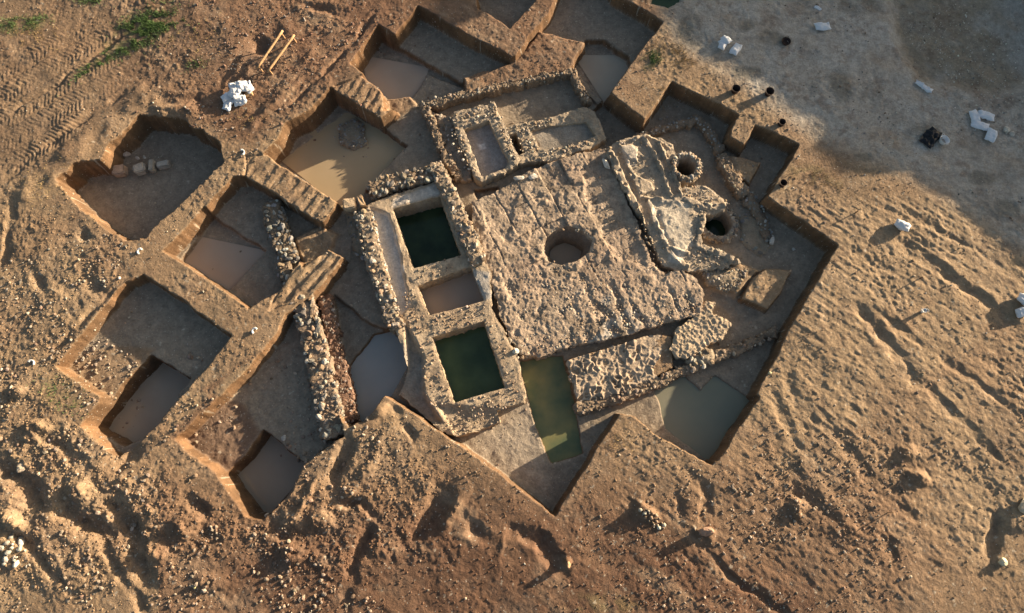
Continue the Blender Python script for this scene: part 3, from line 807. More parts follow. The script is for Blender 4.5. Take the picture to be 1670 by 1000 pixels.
def pool_c(x, y, s):
    n = ss(-.4, .5, fbm(x, y, .7, 345, 4))[..., None]
    c = np.array((.43, .34, .24)) * (1 - n) + np.array((.37, .28, .19)) * n
    for poly, cc in (([(604, 338), (636, 350), (655, 420), (668, 500), (650, 520), (625, 430)], (.60, .56, .50)), ([(640, 325), (712, 300), (718, 318), (640, 338)], (.58, .52, .45)),
                     ([(768, 440), (800, 445), (800, 490), (785, 485)], (.38, .36, .33)), ([(655, 560), (690, 580), (690, 640), (715, 680), (670, 680), (640, 640)], (.27, .24, .20))):
        k = ss(-.08, .08, sdf(UP(poly, -.3), x + .08 * vnoise(x, y, .3, 346), y))[..., None]; c = c * (1 - k * .85) + np.array(cc) * k * .85
    return c
g = Geo()
POOL = [(596, 335), (640, 318), (712, 296), (722, 300), (760, 360), (778, 400), (800, 440), (802, 500), (822, 540), (846, 590), (858, 655), (808, 668), (815, 690), (748, 712), (715, 700),
        (688, 676), (650, 640), (664, 600), (655, 562), (640, 530), (620, 480), (600, 400)]
block(g, POOL, -.28, -1.9, holes=[P1H, P2H, P3H], hfun=pool_h, cfun=pool_c, res=.035, warp=.045, edge=.03)
for pts, pr in (([(674, 438), (753, 416), (770, 432), (682, 464)], .35), ([(700, 516), (790, 492), (790, 522), (706, 548)], .8), ([(684, 560), (704, 550), (738, 655), (700, 670), (690, 620)], .5),
            ([(742, 660), (826, 634), (856, 655), (805, 672), (750, 690)], .5), ([(792, 522), (820, 545), (855, 650), (828, 634)], .5), ([(655, 480), (675, 470), (700, 540), (672, 555)], .6),
            ([(700, 690), (745, 712), (812, 690), (800, 672), (740, 685)], .8)):
    top_rocks(g, pts, -.26, .13, .03, .08, 'brown', prob=pr)
o = g.build("basin_masonry", M_MASON)
tag(o, "thick plastered masonry surrounding three square water basins in a column", "masonry ruin")

# stone walls -----------------------------------------------------------
rubble_wall("stone_wall", "broad pale rubble stone wall with a bright lit edge, left of the reddish wall and the small grey pond", [(490, 482), (512, 560), (528, 630), (545, 712)], 32, 40, -.15, BASE, 'stone', .175, .06, .19, group="ruined stone walls", lod=2, core=(.24, .18, .13))
rubble_wall("stone_wall", "narrow reddish-brown stone wall running beside the broad pale wall", [(528, 482), (546, 570), (562, 640), (572, 688)], 20, 22, -.55, BASE, 'red', .14, .05, .12, group="ruined stone walls", core=(.19, .12, .085))
rubble_wall("stone_wall", "short wall stub of grey and orange stones below the striped baulk", [(440, 330), (452, 370), (470, 425)], 30, 30, -.28, -.95, 'grey', .22, .10, .19, group="ruined stone walls", lod=2, core=(.18, .14, .10), amp=.1)
rubble_wall("stone_wall", "scatter of wall stones bedded in the left end of the striped baulk stub", [(460, 430), (470, 470)], 22, 18, -.30, -.95, 'stone', .24, .07, .16, group="ruined stone walls", lod=2, core=(.18, .14, .10))
rubble_wall("stone_wall", "long rounded stone wall on the outer left side of the basins", [(592, 345), (606, 410), (628, 480), (648, 535)], 28, 22, -.12, BASE, 'stone', .19, .08, .17, group="ruined stone walls", lod=2, core=(.30, .235, .17), amp=.05)
rubble_wall("stone_wall", "row of big yellowish stones above the top basin, beside the brown pool", [(603, 312), (640, 296), (680, 288), (708, 282)], 24, 18, -.12, BASE, 'stone', .24, .10, .20, group="ruined stone walls", lod=2)
rubble_wall("stone_wall", "narrow upright wall of rounded stones along the right side of the top basin", [(708, 266), (735, 320), (758, 372), (782, 428)], 20, 26, -.02, -.8, 'stone', .17, .07, .15, group="ruined stone walls", lod=2, core=(.32, .25, .18), amp=.05)
rubble_wall("stone_wall", "long thin stone wall edging the reddish shelf at the top of the ruin", [(688, 172), (760, 152), (850, 132), (932, 114)], 10, 10, -.40, -1.1, 'stone', .14, .04, .10, group="ruined stone walls")
gq = Geo(); RB = [(704, 186), (738, 190), (744, 215), (762, 252), (770, 292), (752, 296), (728, 240), (712, 205)]
block(gq, RB, -.62, -1.2, hfun=lumpy(.10, .2, 388), col=(.30, .23, .17), warp=.05)
top_rocks(gq, RB, -.56, .26, .06, .17, 'stone', lod=2, prob=.6)
tag(gq.build("stone_heap", M_STONE, smooth=False), "loose stones filling the gap between the short thin wall and the small plastered room", "rubble heap")
rubble_wall("stone_wall", "short thin stone wall left of the small plastered room", [(692, 172), (708, 205), (722, 245), (748, 292)], 12, 14, -.45, -1.1, 'brown', .15, .05, .11, group="ruined stone walls")
rubble_wall("stone_wall", "stub of stone wall jutting down from the right corner of the reddish shelf", [(932, 112), (944, 138), (960, 166)], 12, 10, -.45, -1.25, 'stone', .14, .05, .10, group="ruined stone walls")
rubble_wall("stone_wall", "thin dark stone wall crossing below the triangular top right pit", [(1040, 222), (1090, 206), (1138, 194), (1156, 212), (1176, 246)], 11, 13, -.62, -1.05, 'grey', .15, .05, .11, group="ruined stone walls")
rubble_wall("stone_wall", "stony bank of wall beside the lit wedge of earth east of the stone ring well", [(1176, 250), (1198, 292), (1216, 316)], 15, 20, -.50, -1.05, 'stone', .15, .05, .12, group="ruined stone walls")
rubble_wall("stone_wall", "low shaded end of stone wall under the right excavation edge", [(1218, 318), (1240, 350), (1256, 392)], 20, 14, -.72, -1.05, 'grey', .2, .07, .15, group="ruined stone walls")
rubble_wall("stone_wall", "long low stone wall bordering the flooded pit at the lower right of the ruin", [(938, 668), (1000, 652), (1070, 625), (1140, 592), (1200, 572), (1268, 540)], 18, 15, -.58, -1.25, 'brown', .17, .05, .13, group="ruined stone walls", amp=.05)
# rubble heaps
def heap(name, label, pts, z, kind, cell, smin, smax, lod=1, prob=.9, layers=1, cat="rubble heap", amp=.05, zb=None, core=(.3, .24, .17)):
    g = Geo()
    block(g, pts, z, zb if zb is not None else z - .35, hfun=lambda x, y, s: .10 * ss(0, .5, s) + amp * fbm(x, y, .4, 351, 3), col=core, warp=.08, edge=.1)
    for k in range(layers): top_rocks(g, pts, z + .03 + k * .06, cell, smin, smax, kind, lod=lod, prob=prob * (1 if k == 0 else .4))
    return tag(g.build(name, M_STONE, smooth=False), label, cat)
heap("stone_heap", "small heap of grey stones standing in the brown pool", [(550, 205), (580, 192), (592, 200), (598, 235), (585, 243), (556, 236)], -1.20, 'grey', .13, .05, .10, layers=2, prob=.95)
heap("stone_heap", "heap of light rubble beside the lit square block, below the flooded well", [(1142, 440), (1168, 432), (1200, 436), (1222, 440), (1200, 472), (1178, 474), (1150, 462)], -.62, 'stone', .13, .05, .11, layers=2, zb=-1.0)
heap("stone_heap", "scattered shaded stones on the floor right of the flooded well", [(1205, 352), (1238, 345), (1258, 380), (1262, 400), (1240, 420), (1210, 400)], -.90, 'grey', .24, .07, .15, lod=2, prob=.7, zb=-1.05)
heap("stone_heap", "clump of large pale stones on the long low wall by the corrugated terrace", [(1118, 588), (1150, 568), (1172, 576), (1168, 592), (1130, 604)], -.55, 'stone', .2, .09, .16, lod=2, prob=.85, zb=-1.0)
heap("stone_heap", "grey stones heaped between the basin wall and the small grey pond", [(622, 512), (645, 505), (655, 528), (635, 535)], -.75, 'grey', .2, .07, .13, lod=2, zb=-1.2)
heap("stone_heap", "dark stones fallen along the foot of the long rounded wall beside the basins", [(562, 350), (580, 350), (600, 405), (598, 425), (580, 415)], -.72, 'grey', .2, .07, .13, lod=2, prob=.7, zb=-1.2)

# terraces south of the platform
g = Geo()
TER = [(924, 588), (1062, 546), (1080, 548), (1086, 565), (1066, 600), (1072, 618), (944, 664)]
def ter_h(x, y, s):
    n = clods(x, y, .2, 361, .8) ; b = ss(-.2, .2, vnoise(x, y, .9, 362))
    px, py = pix(x, y, -.56); flat_ = ss(0, .25, vnoise(x, y, 1.6, 364) - .1)
    return (.085 * net(x, y, .27, 365, .45) * (.4 + .8 * ss(-.3, .3, vnoise(x, y, .5, 366)))) * (1 - .8 * flat_) + .05 * fbm(x, y, .4, 363, 4, .6) + .05 * n * .5 - .05
block(g, TER, -.56, -1.7, hfun=ter_h, col=(.42, .33, .24), res=.035, warp=.05)
tag(g.build("rough_terrace", M_MASON), "rough pitted mortar terrace between the worn floor platform and the flooded pit", "masonry ruin")
g = Geo()
SLB = [(1092, 568), (1102, 538), (1128, 520), (1150, 492), (1168, 494), (1160, 510), (1196, 528), (1178, 552), (1120, 584), (1104, 584)]
def slb_h(x, y, s):
    a = math.radians(-60); v = x * math.cos(a) + y * math.sin(a) * 0 + y * .45
    return .010 * np.sin((v + .12 * vnoise(x, y, .4, 371)) * 6.283 / .14) * .5 + .035 * fbm(x, y, .4, 372, 4, .6) + .03 * net(x, y, .2, 373, .4)
block(g, SLB, -.52, -1.0, hfun=slb_h, col=(.46, .36, .25), res=.035, warp=.06)
tag(g.build("corrugated_terrace", M_MASON), "lit patch of finely ribbed yellowish mortar right of the rough terrace", "masonry ruin")

# upper rooms -------------------------------------------------------------
g = Geo()
block(g, [(738, 196), (742, 182), (806, 166), (826, 212), (848, 260), (840, 270), (818, 282), (786, 296), (774, 288), (752, 240)], -.36, -1.2,
      holes=[[(756, 210), (797, 196), (830, 262), (824, 274), (790, 288), (785, 286)]], hfun=lumpy(.10, .2, 381), col=(.38, .31, .23), warp=.035)
top_rocks(g, [(728, 192), (798, 166), (812, 172), (796, 196), (750, 208)], -.32, .13, .04, .09, 'stone', prob=.7)
top_rocks(g, [(730, 195), (748, 205), (780, 285), (760, 270), (738, 235)], -.34, .16, .05, .11, 'stone', prob=.7)
top_rocks(g, [(800, 175), (812, 172), (845, 258), (832, 262)], -.32, .13, .04, .09, 'stone')
tag(g.build("basin_masonry", M_MASON), "rubble walls framing the small grey plastered room with a white patch on its floor", "masonry ruin")
g = Geo()
block(g, [(745, 205), (800, 190), (838, 265), (790, 292), (775, 280)], -.74, -1.2, hfun=lambda x, y, s: .015 * fbm(x, y, .4, 383, 3),
      cfun=lambda x, y, s: np.array((.36, .32, .29)) * (1 + .15 * fbm(x, y, .5, 384, 4))[..., None] + (ss(-.06, .06, sdf(UP([(779, 236), (790, 234), (793, 242), (783, 245)], -.74), x, y)))[..., None] * .3)
tag(g.build("plaster_floor", M_MASON), "smooth grey plaster floor with one white patch inside the small upper room", "plaster floor")
g = Geo()
block(g, [(822, 208), (850, 200), (905, 190), (952, 174), (970, 180), (988, 226), (962, 242), (900, 262), (862, 262), (838, 270), (828, 240)], -.44, -1.2,
      holes=[[(866, 212), (890, 206), (956, 198), (972, 222), (920, 240), (882, 246)], [(825, 222), (842, 216), (856, 248), (838, 258)]], hfun=lumpy(.10, .2, 385), col=(.36, .29, .21), warp=.04)
top_rocks(g, [(822, 208), (905, 190), (900, 204), (866, 212), (880, 246), (850, 252), (842, 215)], -.40, .14, .04, .10, 'stone', prob=.8)
top_rocks(g, [(880, 248), (970, 224), (986, 226), (900, 262), (862, 262)], -.40, .14, .04, .10, 'stone', prob=.6)
tag(g.build("basin_masonry", M_MASON), "low rubble walls round the wide shallow room left of the raised masonry", "masonry ruin")
g = Geo()
block(g, [(862, 208), (958, 192), (978, 225), (884, 250)], -.62, -1.2, hfun=lambda x, y, s: .02 * fbm(x, y, .4, 386, 3), col=(.31, .27, .22))
tag(g.build("plaster_floor", M_MASON), "bare grey floor of the wide shallow room with a curved dark crack", "plaster floor")

# well ring
def ring(name, label, px, py, r0, r1, z, zb, kind, deep):
    g = Geo(); cx, cy = U(px, py, z)
    n = 48; prof = [(r0 * .93, deep), (r0 * .97, zb), (r0, z - .06), (r0 + .04, z), ((r0 + r1) / 2, z + .03), (r1 - .04, z - .01), (r1, z - .08), (r1 + .06, zb)]
    V, cc = [], []
    for i in range(n):
        a = i / n * 6.2832
        for j, (r, h) in enumerate(prof):
            rr = r + .035 * vnoise(np.array([math.cos(a) * 2 + h]), np.array([math.sin(a) * 2 + j]), .3, 391)[0]
            V.append((cx + rr * math.cos(a), cy + rr * math.sin(a), h + (.03 * rng.normal() if 1 < j < 7 else 0))); cc.append(np.array((.38, .30, .22)) * (.9 + .2 * rng.random()))
    m = len(prof); f = []
    for i in range(n):
        for j in range(m - 1):
            a, b = i * m + j, ((i + 1) % n) * m + j
            f.append((a, b, b + 1, a + 1))
    g.add(V, np.array(f), np.array(cc))
    for rr, k in ((r0 + .09, 22), (r1 - .07, 26), (r1 + .02, 26)):
        a = (np.arange(k) + .5 * rng.random(k)) / k * 6.2832
        rock_geo(g, np.stack([cx + rr * np.cos(a), cy + rr * np.sin(a), z + .0 - (.12 if rr > r1 else 0) + .03 * rng.random(k)], 1), .06 + .06 * rng.random(k), pal(kind, k), 2, .7)
    tag(g.build(name, M_STONE), label, "well")
ring("stone_well", "deep round well with a raised ring of rounded stones and a dark shaft", 1119, 271, .46, .70, -.30, -1.05, 'stone', -2.6)
ring("stone_well", "lower round well full of dark water with a shaded earth rim", 1172, 364, .60, .90, -.74, -1.05, 'stone', -1.9)
# pit lining in the platform
g = Geo(); P = UP(HOLE, -.45); c0 = P.mean(0); V = []; f = []
n = len(P) * 4; Q = np.array([P[int(i // 4)] * (1 - (i % 4) / 4) + P[(int(i // 4) + 1) % len(P)] * ((i % 4) / 4) for i in range(n)])
lv = [(1.06, -.62), (1.0, -.75), (.9, -.95), (.82, -1.1), (.74, -1.3), (.70, -1.6), (.66, -1.9)]
for k, (s_, z_) in enumerate(lv):
    for i in range(n):
        nn = 1 + .10 * vnoise(np.array([i * .9]), np.array([k * 1.3]), 2.2, 395)[0]
        p = c0 + (Q[i] - c0) * s_ * nn; V.append((p[0], p[1], z_))
for k in range(len(lv) - 1):
    for i in range(n): a, b = k * n + i, k * n + (i + 1) % n; f.append((a, b, b + n, a + n))
g.add(V, np.array(f), np.array((.26, .21, .16)))
tag(g.build("collapsed_cistern", M_STONE), "rough earth sides of the round pit broken through the middle of the worn floor", "cistern")

# squared blocks
def ashlar(label, px, py, z, l, w_, h, ang, col, name="stone_block", group=None):
    import bmesh
    bm = bmesh.new(); bmesh.ops.create_cube(bm, size=1)
    bmesh.ops.scale(bm, vec=(l, w_, h), verts=bm.verts)
    bmesh.ops.bevel(bm, geom=bm.edges[:], offset=min(l, w_, h) * .14, segments=2, affect='EDGES')
    bmesh.ops.subdivide_edges(bm, edges=bm.edges[:], cuts=1, use_grid_fill=True)
    V = np.array([v.co[:] for v in bm.verts])
    tri = bmesh.ops.triangulate(bm, faces=bm.faces[:]); bm.verts.index_update()
    V = np.array([v.co[:] for v in bm.verts]); Fc = np.array([[v.index for v in f.verts] for f in bm.faces]); bm.free()
    V = V + .012 * rng.normal(size=V.shape)
    a = math.radians(ang); x, y = U(px, py, z + h / 2)
    V = np.stack([V[:, 0] * math.cos(a) - V[:, 1] * math.sin(a), V[:, 0] * math.sin(a) + V[:, 1] * math.cos(a), V[:, 2] + h / 2], 1)
    g = Geo(); g.add(V, Fc, np.array(col))
    o = g.build(name, M_STONE, smooth=False); o.location = (x, y, z)
    return tag(o, label, "stone block", group)
ashlar("squared yellowish block at the outer corner beside the long rounded wall", 571, 334, -.50, .58, .52, .42, 12, (.50, .38, .25))
ashlar("narrow tilted block right of the squared yellowish corner block", 590, 330, -.50, .26, .52, .42, 22, (.42, .30, .19))
GB = "masonry blocks in the deep left pit"
ashlar("squared pinkish block, first from the left in the deep left pit", 196, 279, -1.21, .55, .50, .42, 8, (.42, .30, .22), group=GB)
ashlar("rounded pale block, second in the row in the deep left pit", 229, 276, -1.21, .52, .46, .42, 20, (.48, .42, .34), group=GB)
ashlar("narrow upright block between the rounded and the far right block in the deep left pit", 249, 272, -1.21, .22, .55, .42, 5, (.40, .35, .28), group=GB)
ashlar("low brick-like pale block at the right end of the row in the deep left pit", 267, 269, -1.21, .55, .34, .32, 14, (.46, .41, .34), group=GB)
def loose(label, px, py, s, col, z=None, flat=.7, name="rock", cat="rock", up=.3):
    x, y = U(px, py, z if z is not None else 0.0)
    zz = (z if z is not None else float(ground(x, y)))
    g = Geo(); W = RV2[rng.integers(12)] * np.array([s, s * .8, s * flat])
    a = rng.random() * 6.28
    W = np.stack([W[:, 0] * math.cos(a) - W[:, 1] * math.sin(a), W[:, 0] * math.sin(a) + W[:, 1] * math.cos(a), W[:, 2]], 1)
    g.add(W, RF2, np.array(col)); o = g.build(name, M_STONE, smooth=False); o.location = (x, y, zz + s * flat * up)
    return tag(o, label, cat)
loose("pinkish rounded stone standing above the squared pinkish block in the deep left pit", 208, 252, .20, (.45, .36, .30), -1.15, .9)
loose("small pale stone behind the rounded block in the deep left pit", 225, 258, .12, (.50, .45, .38), -1.0, .8)
loose("small grey stone just right of the small pale stone in the deep left pit", 236, 257, .11, (.40, .37, .32), -1.0, .8)
loose("white stone at the foot of the shaded left wall of the deep left pit", 152, 318, .08, (.6, .55, .45), -1.3)
loose("big pale boulder at the right edge of the picture above the dark gully", 1672, 822, .42, (.58, .48, .34), None, .45)
loose("squared yellowish stone lying in the dark gully at the lower right", 1635, 916, .20, (.66, .60, .42))
loose("tall pinkish clod casting the long winged shadow at the bottom", 1150, 866, .32, (.42, .27, .19), None, .95, "earth_clod", "earth clod", .25)
loose("flat pale stone on the left edge of the rubble field", 34, 762, .24, (.56, .46, .34), None, .45)
loose("small sunlit brown clod casting a shadow in the dark soil below the bottom pit", 926, 920, .14, (.42, .27, .16), None, 1.1, "earth_clod", "earth clod")
loose("small yellow stone with a long shadow at the foot of the left rubble field", 320, 957, .07, (.7, .6, .3), None, 1.2)
loose("cream lumpy rock cluster piece beside the four white sacks", 1640, 212, .19, (.62, .57, .47), None, .6)
loose("smaller cream rock touching the lumpy cream rock by the four white sacks", 1650, 219, .15, (.58, .52, .43), None, .6)
loose("grey stone just above the four white sacks", 1598, 178, .12, (.45, .40, .35), None, .6)
loose("round pale cobble on the lower left corner of the worn floor platform", 841, 573, .16, (.68, .62, .50), -.32, .8)
loose("smooth pale stone at the end of the shaded wall under the right excavation edge", 1258, 393, .20, (.52, .48, .42), -.75, .7)
loose("small pale stone alone on the shaded floor of the right excavation corner", 1294, 407, .09, (.48, .44, .38), -.93, .7)
loose("pale yellow stone on the rim of the right excavation", 1256, 608, .09, (.62, .58, .36))
loose("grey lump at the edge of the deep square pit at the lower left", 463, 714, .15, (.44, .42, .38), -.75, .6)

# white stones at the bottom left
g = Geo(); P = UP([(0, 880), (24, 872), (40, 895), (60, 905), (52, 925), (30, 930), (20, 915), (0, 925)])
a, b = scatter(P, .17); n = len(a); k = rng.random(n) < .65; a, b = a[k], b[k]; n = len(a)
rock_geo(g, np.stack([a, b, ground(a, b) + .05], 1), .06 + .13 * rng.random(n) ** 2, pal('white', n), 2, .8)
tag(g.build("stone_heap", M_STONE), "cluster of bright white stones at the lower left edge", "stone heap")
g = Geo(); P = UP([(1040, 828), (1055, 830), (1085, 850), (1088, 862), (1068, 862), (1045, 845)])
a, b = scatter(P, .13); n = len(a)
rock_geo(g, np.stack([a, b, ground(a, b) + .04], 1), .03 + .07 * rng.random(n) ** 1.5, pal('stone', n), 1, .8)
tag(g.build("stone_heap", M_STONE), "small heap of yellow-brown stones below the bottom pit, left of the tall clod", "stone heap")

# pebbles and crumbs: uncountable
g = Geo()
def pebs(x0, y0, x1, y1, n, kind, s0, s1, cond=None):
    px = x0 + (x1 - x0) * rng.random(n); py = y0 + (y1 - y0) * rng.random(n)
    x, y = U(px, py); z = ground(x, y)
    k = vnoise(x, y, 1.5, 401) + .5 * vnoise(x, y, .5, 402) > -.1
    x, y, z = x[k], y[k], z[k]; m = len(x)
    s = s0 + (s1 - s0) * rng.random(m) ** 3
    rock_geo(g, np.stack([x, y, z + s * .25], 1), s, pal(kind, m), 1, .75)
pebs(0, 0, 1670, 1000, 2600, 'brown', .025, .075)
pebs(0, 560, 620, 1000, 2400, 'brown', .03, .12)
pebs(0, 380, 220, 700, 700, 'stone', .03, .09)
pebs(300, 0, 620, 220, 700, 'red', .03, .09)
pebs(1440, 0, 1670, 260, 420, 'white', .02, .06)
pebs(1000, 700, 1600, 1000, 1000, 'brown', .025, .08)
pebs(1480, 0, 1670, 240, 500, 'white', .02, .05)
pebs(1080, 0, 1670, 330, 900, 'grey', .02, .06)
pebs(1180, 740, 1480, 900, 350, 'brown', .03, .10)
pebs(0, 0, 1670, 1000, 700, 'white', .015, .05)
tag(g.build("pebbles", M_PEB, smooth=False), kind="stuff")
# crumbs of the soil itself, thickest on broken ground and along the cut edges
def gcol(x, y):
    i = np.clip(np.searchsorted(gx, x), 0, NX - 1); j = np.clip(np.searchsorted(gy, y), 0, NY - 1)
    return C[j, i], slope[j, i], GR[j, i]
g = Geo()
n = 90000
px = 1670 * rng.random(n) * 1.04 - 30; py = 1000 * rng.random(n) * 1.06 - 30
x, y = U(px, py); cc, sl_, gr_ = gcol(x, y)
den = .18 + .5 * ss(-.2, .4, fbm(x, y, 1.6, 411, 3)) * ss(-.3, .3, fbm(x, y, .5, 412, 2))
i_ = np.clip(np.searchsorted(gx, x), 0, NX - 1); j_ = np.clip(np.searchsorted(gy, y), 0, NY - 1)
den = den + .5 * R_rub[j_, i_] + .25 * R_rubL[j_, i_] + .2 * R_top[j_, i_] - .35 * R_track[j_, i_] - .15 * R_right[j_, i_] - .25 * R_shade[j_, i_]
den = den * (1 - .85 * gr_) + .55 * (sl_ > 1.2)
k = rng.random(n) < den
x, y, cc, sl_, gr_ = x[k], y[k], cc[k], sl_[k], gr_[k]; m = len(x)
ss_ = (.010 + .042 * rng.random(m) ** 3.5 + .03 * R_rub[j_[k], i_[k]] * rng.random(m) ** 2) * (1 - .4 * gr_)
rock_geo(g, np.stack([x, y, ground(x, y) + ss_ * .15], 1), ss_, cc * (.8 + .45 * rng.random((m, 1))), 1, .75)
tag(g.build("soil_crumbs", M_PEB, smooth=False), kind="stuff")

# ------------------------------------------------------------------ water
def water(pts, z, zref, mat):
    P = UP(pts, z if zref is None else zref)
    V = np.concatenate([P, np.full((len(P), 1), z)], 1)
    me = bpy.data.meshes.new("water"); me.from_pydata([tuple(v) for v in V], [], [list(range(len(P)))][::1]); me.update()
    if me.polygons[0].normal.z < 0: me.flip_normals()
    me.materials.append(mat)
    o = bpy.data.objects.new("water", me); COL.objects.link(o); o["kind"] = "structure"
W_BROWN = water_mat("brown_water", (.40, .31, .19), (.44, .34, .215))
W_DIM = water_mat("silty_water", (.38, .30, .23), (.42, .34, .265))
W_GREY = water_mat("grey_water", (.36, .31, .24), (.42, .365, .28))
W_BLUE = water_mat("pond_water", (.37, .375, .35), (.44, .43, .39))  # paler, greyer base colour stands in for the reflected sky
W_GREEN = water_mat("green_water", (.022, .042, .024), (.050, .085, .042), .9, .08)
W_GREEN2 = water_mat("pale_green_water", (.045, .080, .045), (.085, .135, .070), .8, .08)
W_OLIVE = water_mat("olive_water", (.12, .15, .08), (.26, .23, .10), .9, .1)
W_TEAL = water_mat("teal_water", (.19, .205, .155), (.27, .255, .185), .35)
water([(1050, -30), (1116, -30), (1116, 20), (1050, 20)], -.11, None, W_GREEN)
water([(430, 240), (560, 130), (680, 240), (570, 350)], -1.31, None, W_BROWN)
water([(590, 90), (700, 110), (680, 180), (600, 150)], -1.10, None, W_DIM)
water([(300, 380), (440, 410), (380, 480), (300, 440)], -1.08, None, W_DIM)
water([(140, 690), (250, 570), (330, 610), (240, 740)], -1.68, None, W_GREY)
water([(370, 770), (430, 700), (510, 760), (430, 850)], -1.69, None, W_GREY)
water([(120, 300), (230, 280), (330, 260), (250, 390), (190, 390)], -1.35, None, W_GREY)
water([(935, 90), (1040, 90), (990, 175)], -1.17, None, W_GREY)
water([(550, 550), (655, 520), (690, 590), (600, 710), (560, 700)], -1.45, None, W_BLUE)
water([(835, 575), (925, 570), (965, 760), (880, 770)], -1.08, None, W_OLIVE)
water([(1030, 640), (1150, 590), (1240, 650), (1150, 770)], -1.02, None, W_TEAL)
water([(630, 320), (730, 310), (765, 425), (670, 450)], -1.40, -.9, W_GREEN)
water([(675, 460), (780, 425), (800, 500), (695, 525)], -1.15, -.8, W_DIM)
water([(695, 540), (800, 515), (835, 640), (735, 670)], -1.20, -.8, W_GREEN2)
water([(880, 365), (970, 365), (970, 440), (880, 440)], -1.75, -1.2, W_GREY)
water([(1145, 335), (1200, 335), (1200, 395), (1145, 395)], -1.65, -1.2, W_GREEN)

# ------------------------------------------------------------------ sacks and tools
def sack_mesh(l=.62, w_=.36, h=.16, seed=0, crumple=.02):
    r = np.random.default_rng(seed)
    nu, nv = 18, 12
    V = []
    for side in (1, -1):
        for j in range(nv + 1):
            for i in range(nu + 1):
                u = i / nu * 2 - 1; v = j / nv * 2 - 1
                t = (max(0, 1 - abs(u) ** 3.2) * max(0, 1 - abs(v) ** 2.6)) ** .55
                pinch = 1 - .10 * (1 - abs(u)) * 0 - .12 * abs(u) ** 4 * (1 - abs(v)) 
                V.append([u * l / 2 * (1 - .08 * (1 - abs(v)) * abs(u) ** 3), v * w_ / 2 * (1 - .14 * (abs(u) ** 2)), side * h / 2 * t])
    V = np.array(V)
    nz = vnoise(V[:, 0] + seed, V[:, 1] + V[:, 2] * 2, .12, seed) * crumple + vnoise(V[:, 0], V[:, 1], .05, seed + 2) * crumple * .5
    V[:, 2] += nz * (np.abs(V[:, 2]) > 1e-5); V[:, 1] += nz * .5
    V[:, 1] += .05 * np.sin(V[:, 0] * 4 + seed); V[:, 2] += h / 2
    n1 = (nu + 1) * (nv + 1); f = []
    for j in range(nv):
        for i in range(nu):
            a = j * (nu + 1) + i
            f.append((a, a + 1, a + nu + 2, a + nu + 1)); b = a + n1
            f.append((b, b + nu + 1, b + nu + 2, b + 1))
    return V, np.array(f)
def sack(label, px, py, ang, l=.62, w_=.36, h=.19, mat=M_BAG, z=None, tilt=0, group=None, crumple=.02, name="sack", cat="sack", seed=None):
    seed = seed if seed is not None else rng.integers(1000)
    V, f = sack_mesh(l * 1.1, w_ * 1.15, h, int(seed), crumple * 1.5)
    g = Geo(); g.add(V, f, (1, 1, 1))
    o = g.build(name, mat)
    zr = z if z is not None else 0
    x, y = U(px, py, zr)
    o.location = (x, y, (float(ground(x, y)) if z is None else z) - .01)
    o.rotation_euler = (0, math.radians(tilt), math.radians(ang))
    return tag(o, label, cat, group)
GS = "white sacks left on the open ground"
sack("white sack forming the left arm of the small sack pile beyond the top right pit", 1180, 69, 25, .55, .30, group=GS)
sack("crumpled white sack lying across the top of the small sack pile", 1184, 66, -50, .45, .26, .16, z=.12, group=GS)
sack("small folded white sack at the lower end of the small sack pile", 1179, 77, 60, .42, .30, group=GS)
sack("single flat pale blue sack lying just right of the small sack pile", 1199, 82, 65, .62, .36, group=GS)
sack("lone pale sack in the shade at the top, pinched at its right end", 1340, 45, 12, .68, .38, group=GS)
sack("tiny white plastic scrap above the lone pale sack at the top", 1332, 16, -40, .34, .14, .06, group=GS, name="plastic_scrap", cat="plastic scrap")
sack("long narrow twisted white sack alone in the middle of the shade", 1506, 142, -32, .80, .24, .12, group=GS, crumple=.04)
sack("upright-lying white sack at the left of the group of four", 1588, 192, 110, .62, .36, group=GS)
sack("white sack forming the top right of the group of four", 1606, 191, -15, .72, .36, group=GS)
sack("white sack with a tapered left end in the middle of the group of four", 1597, 205, -12, .78, .36, group=GS)
sack("lowest white sack of the group of four, ending in frayed edges", 1613, 222, 62, .62, .42, group=GS)
sack("lone sunlit white sack casting a broad shadow on the tan field", 1469, 369, -32, .62, .34, .34, group=GS)
sack("upper of two white sacks at the right edge of the picture", 1668, 492, -35, .6, .36, .34, group=GS)
sack("lower of two white sacks at the right edge of the picture", 1667, 511, 10, .6, .36, .30, group=GS)
GP = "pile of white sacks at the upper left"
for lab, a, b, an, zz, l, wd in [
    ("creased white sack on the upper right of the big upper left pile", 398, 142, 20, .22, .62, .50), ("white sack leaning in the middle of the big upper left pile", 386, 152, 60, .24, .62, .44),
    ("small white sack corner at the top left of the big upper left pile", 380, 143, 100, .12, .40, .30), ("bluish shaded sack at the lower left tip of the big upper left pile", 374, 172, 65, .02, .62, .36),
    ("pale blue sack on the left flank of the big upper left pile", 372, 160, 30, .10, .55, .36), ("pale blue sack at the lower right of the big upper left pile", 393, 166, 25, .04, .60, .36),
    ("white sack under the right side of the big upper left pile", 405, 146, -40, .06, .62, .36), ("white sack at the base of the big upper left pile beneath the leaning one", 386, 158, -30, .04, .62, .40)]:
    sack(lab, a, b, an, l, wd, .20, z=zz, group=GP, tilt=rng.integers(-14, 14), crumple=.035)
sack("small yellow sandy sack at the right foot of the big upper left pile", 408, 156, 20, .32, .28, .18, mat=M_WOOD, name="sand_sack", cat="sack")
sack("crumpled black plastic sheet lying beside the white bucket", 1517, 226, 48, .95, .62, .16, mat=M_BLACK, crumple=.06, name="plastic_sheet", cat="plastic sheet")
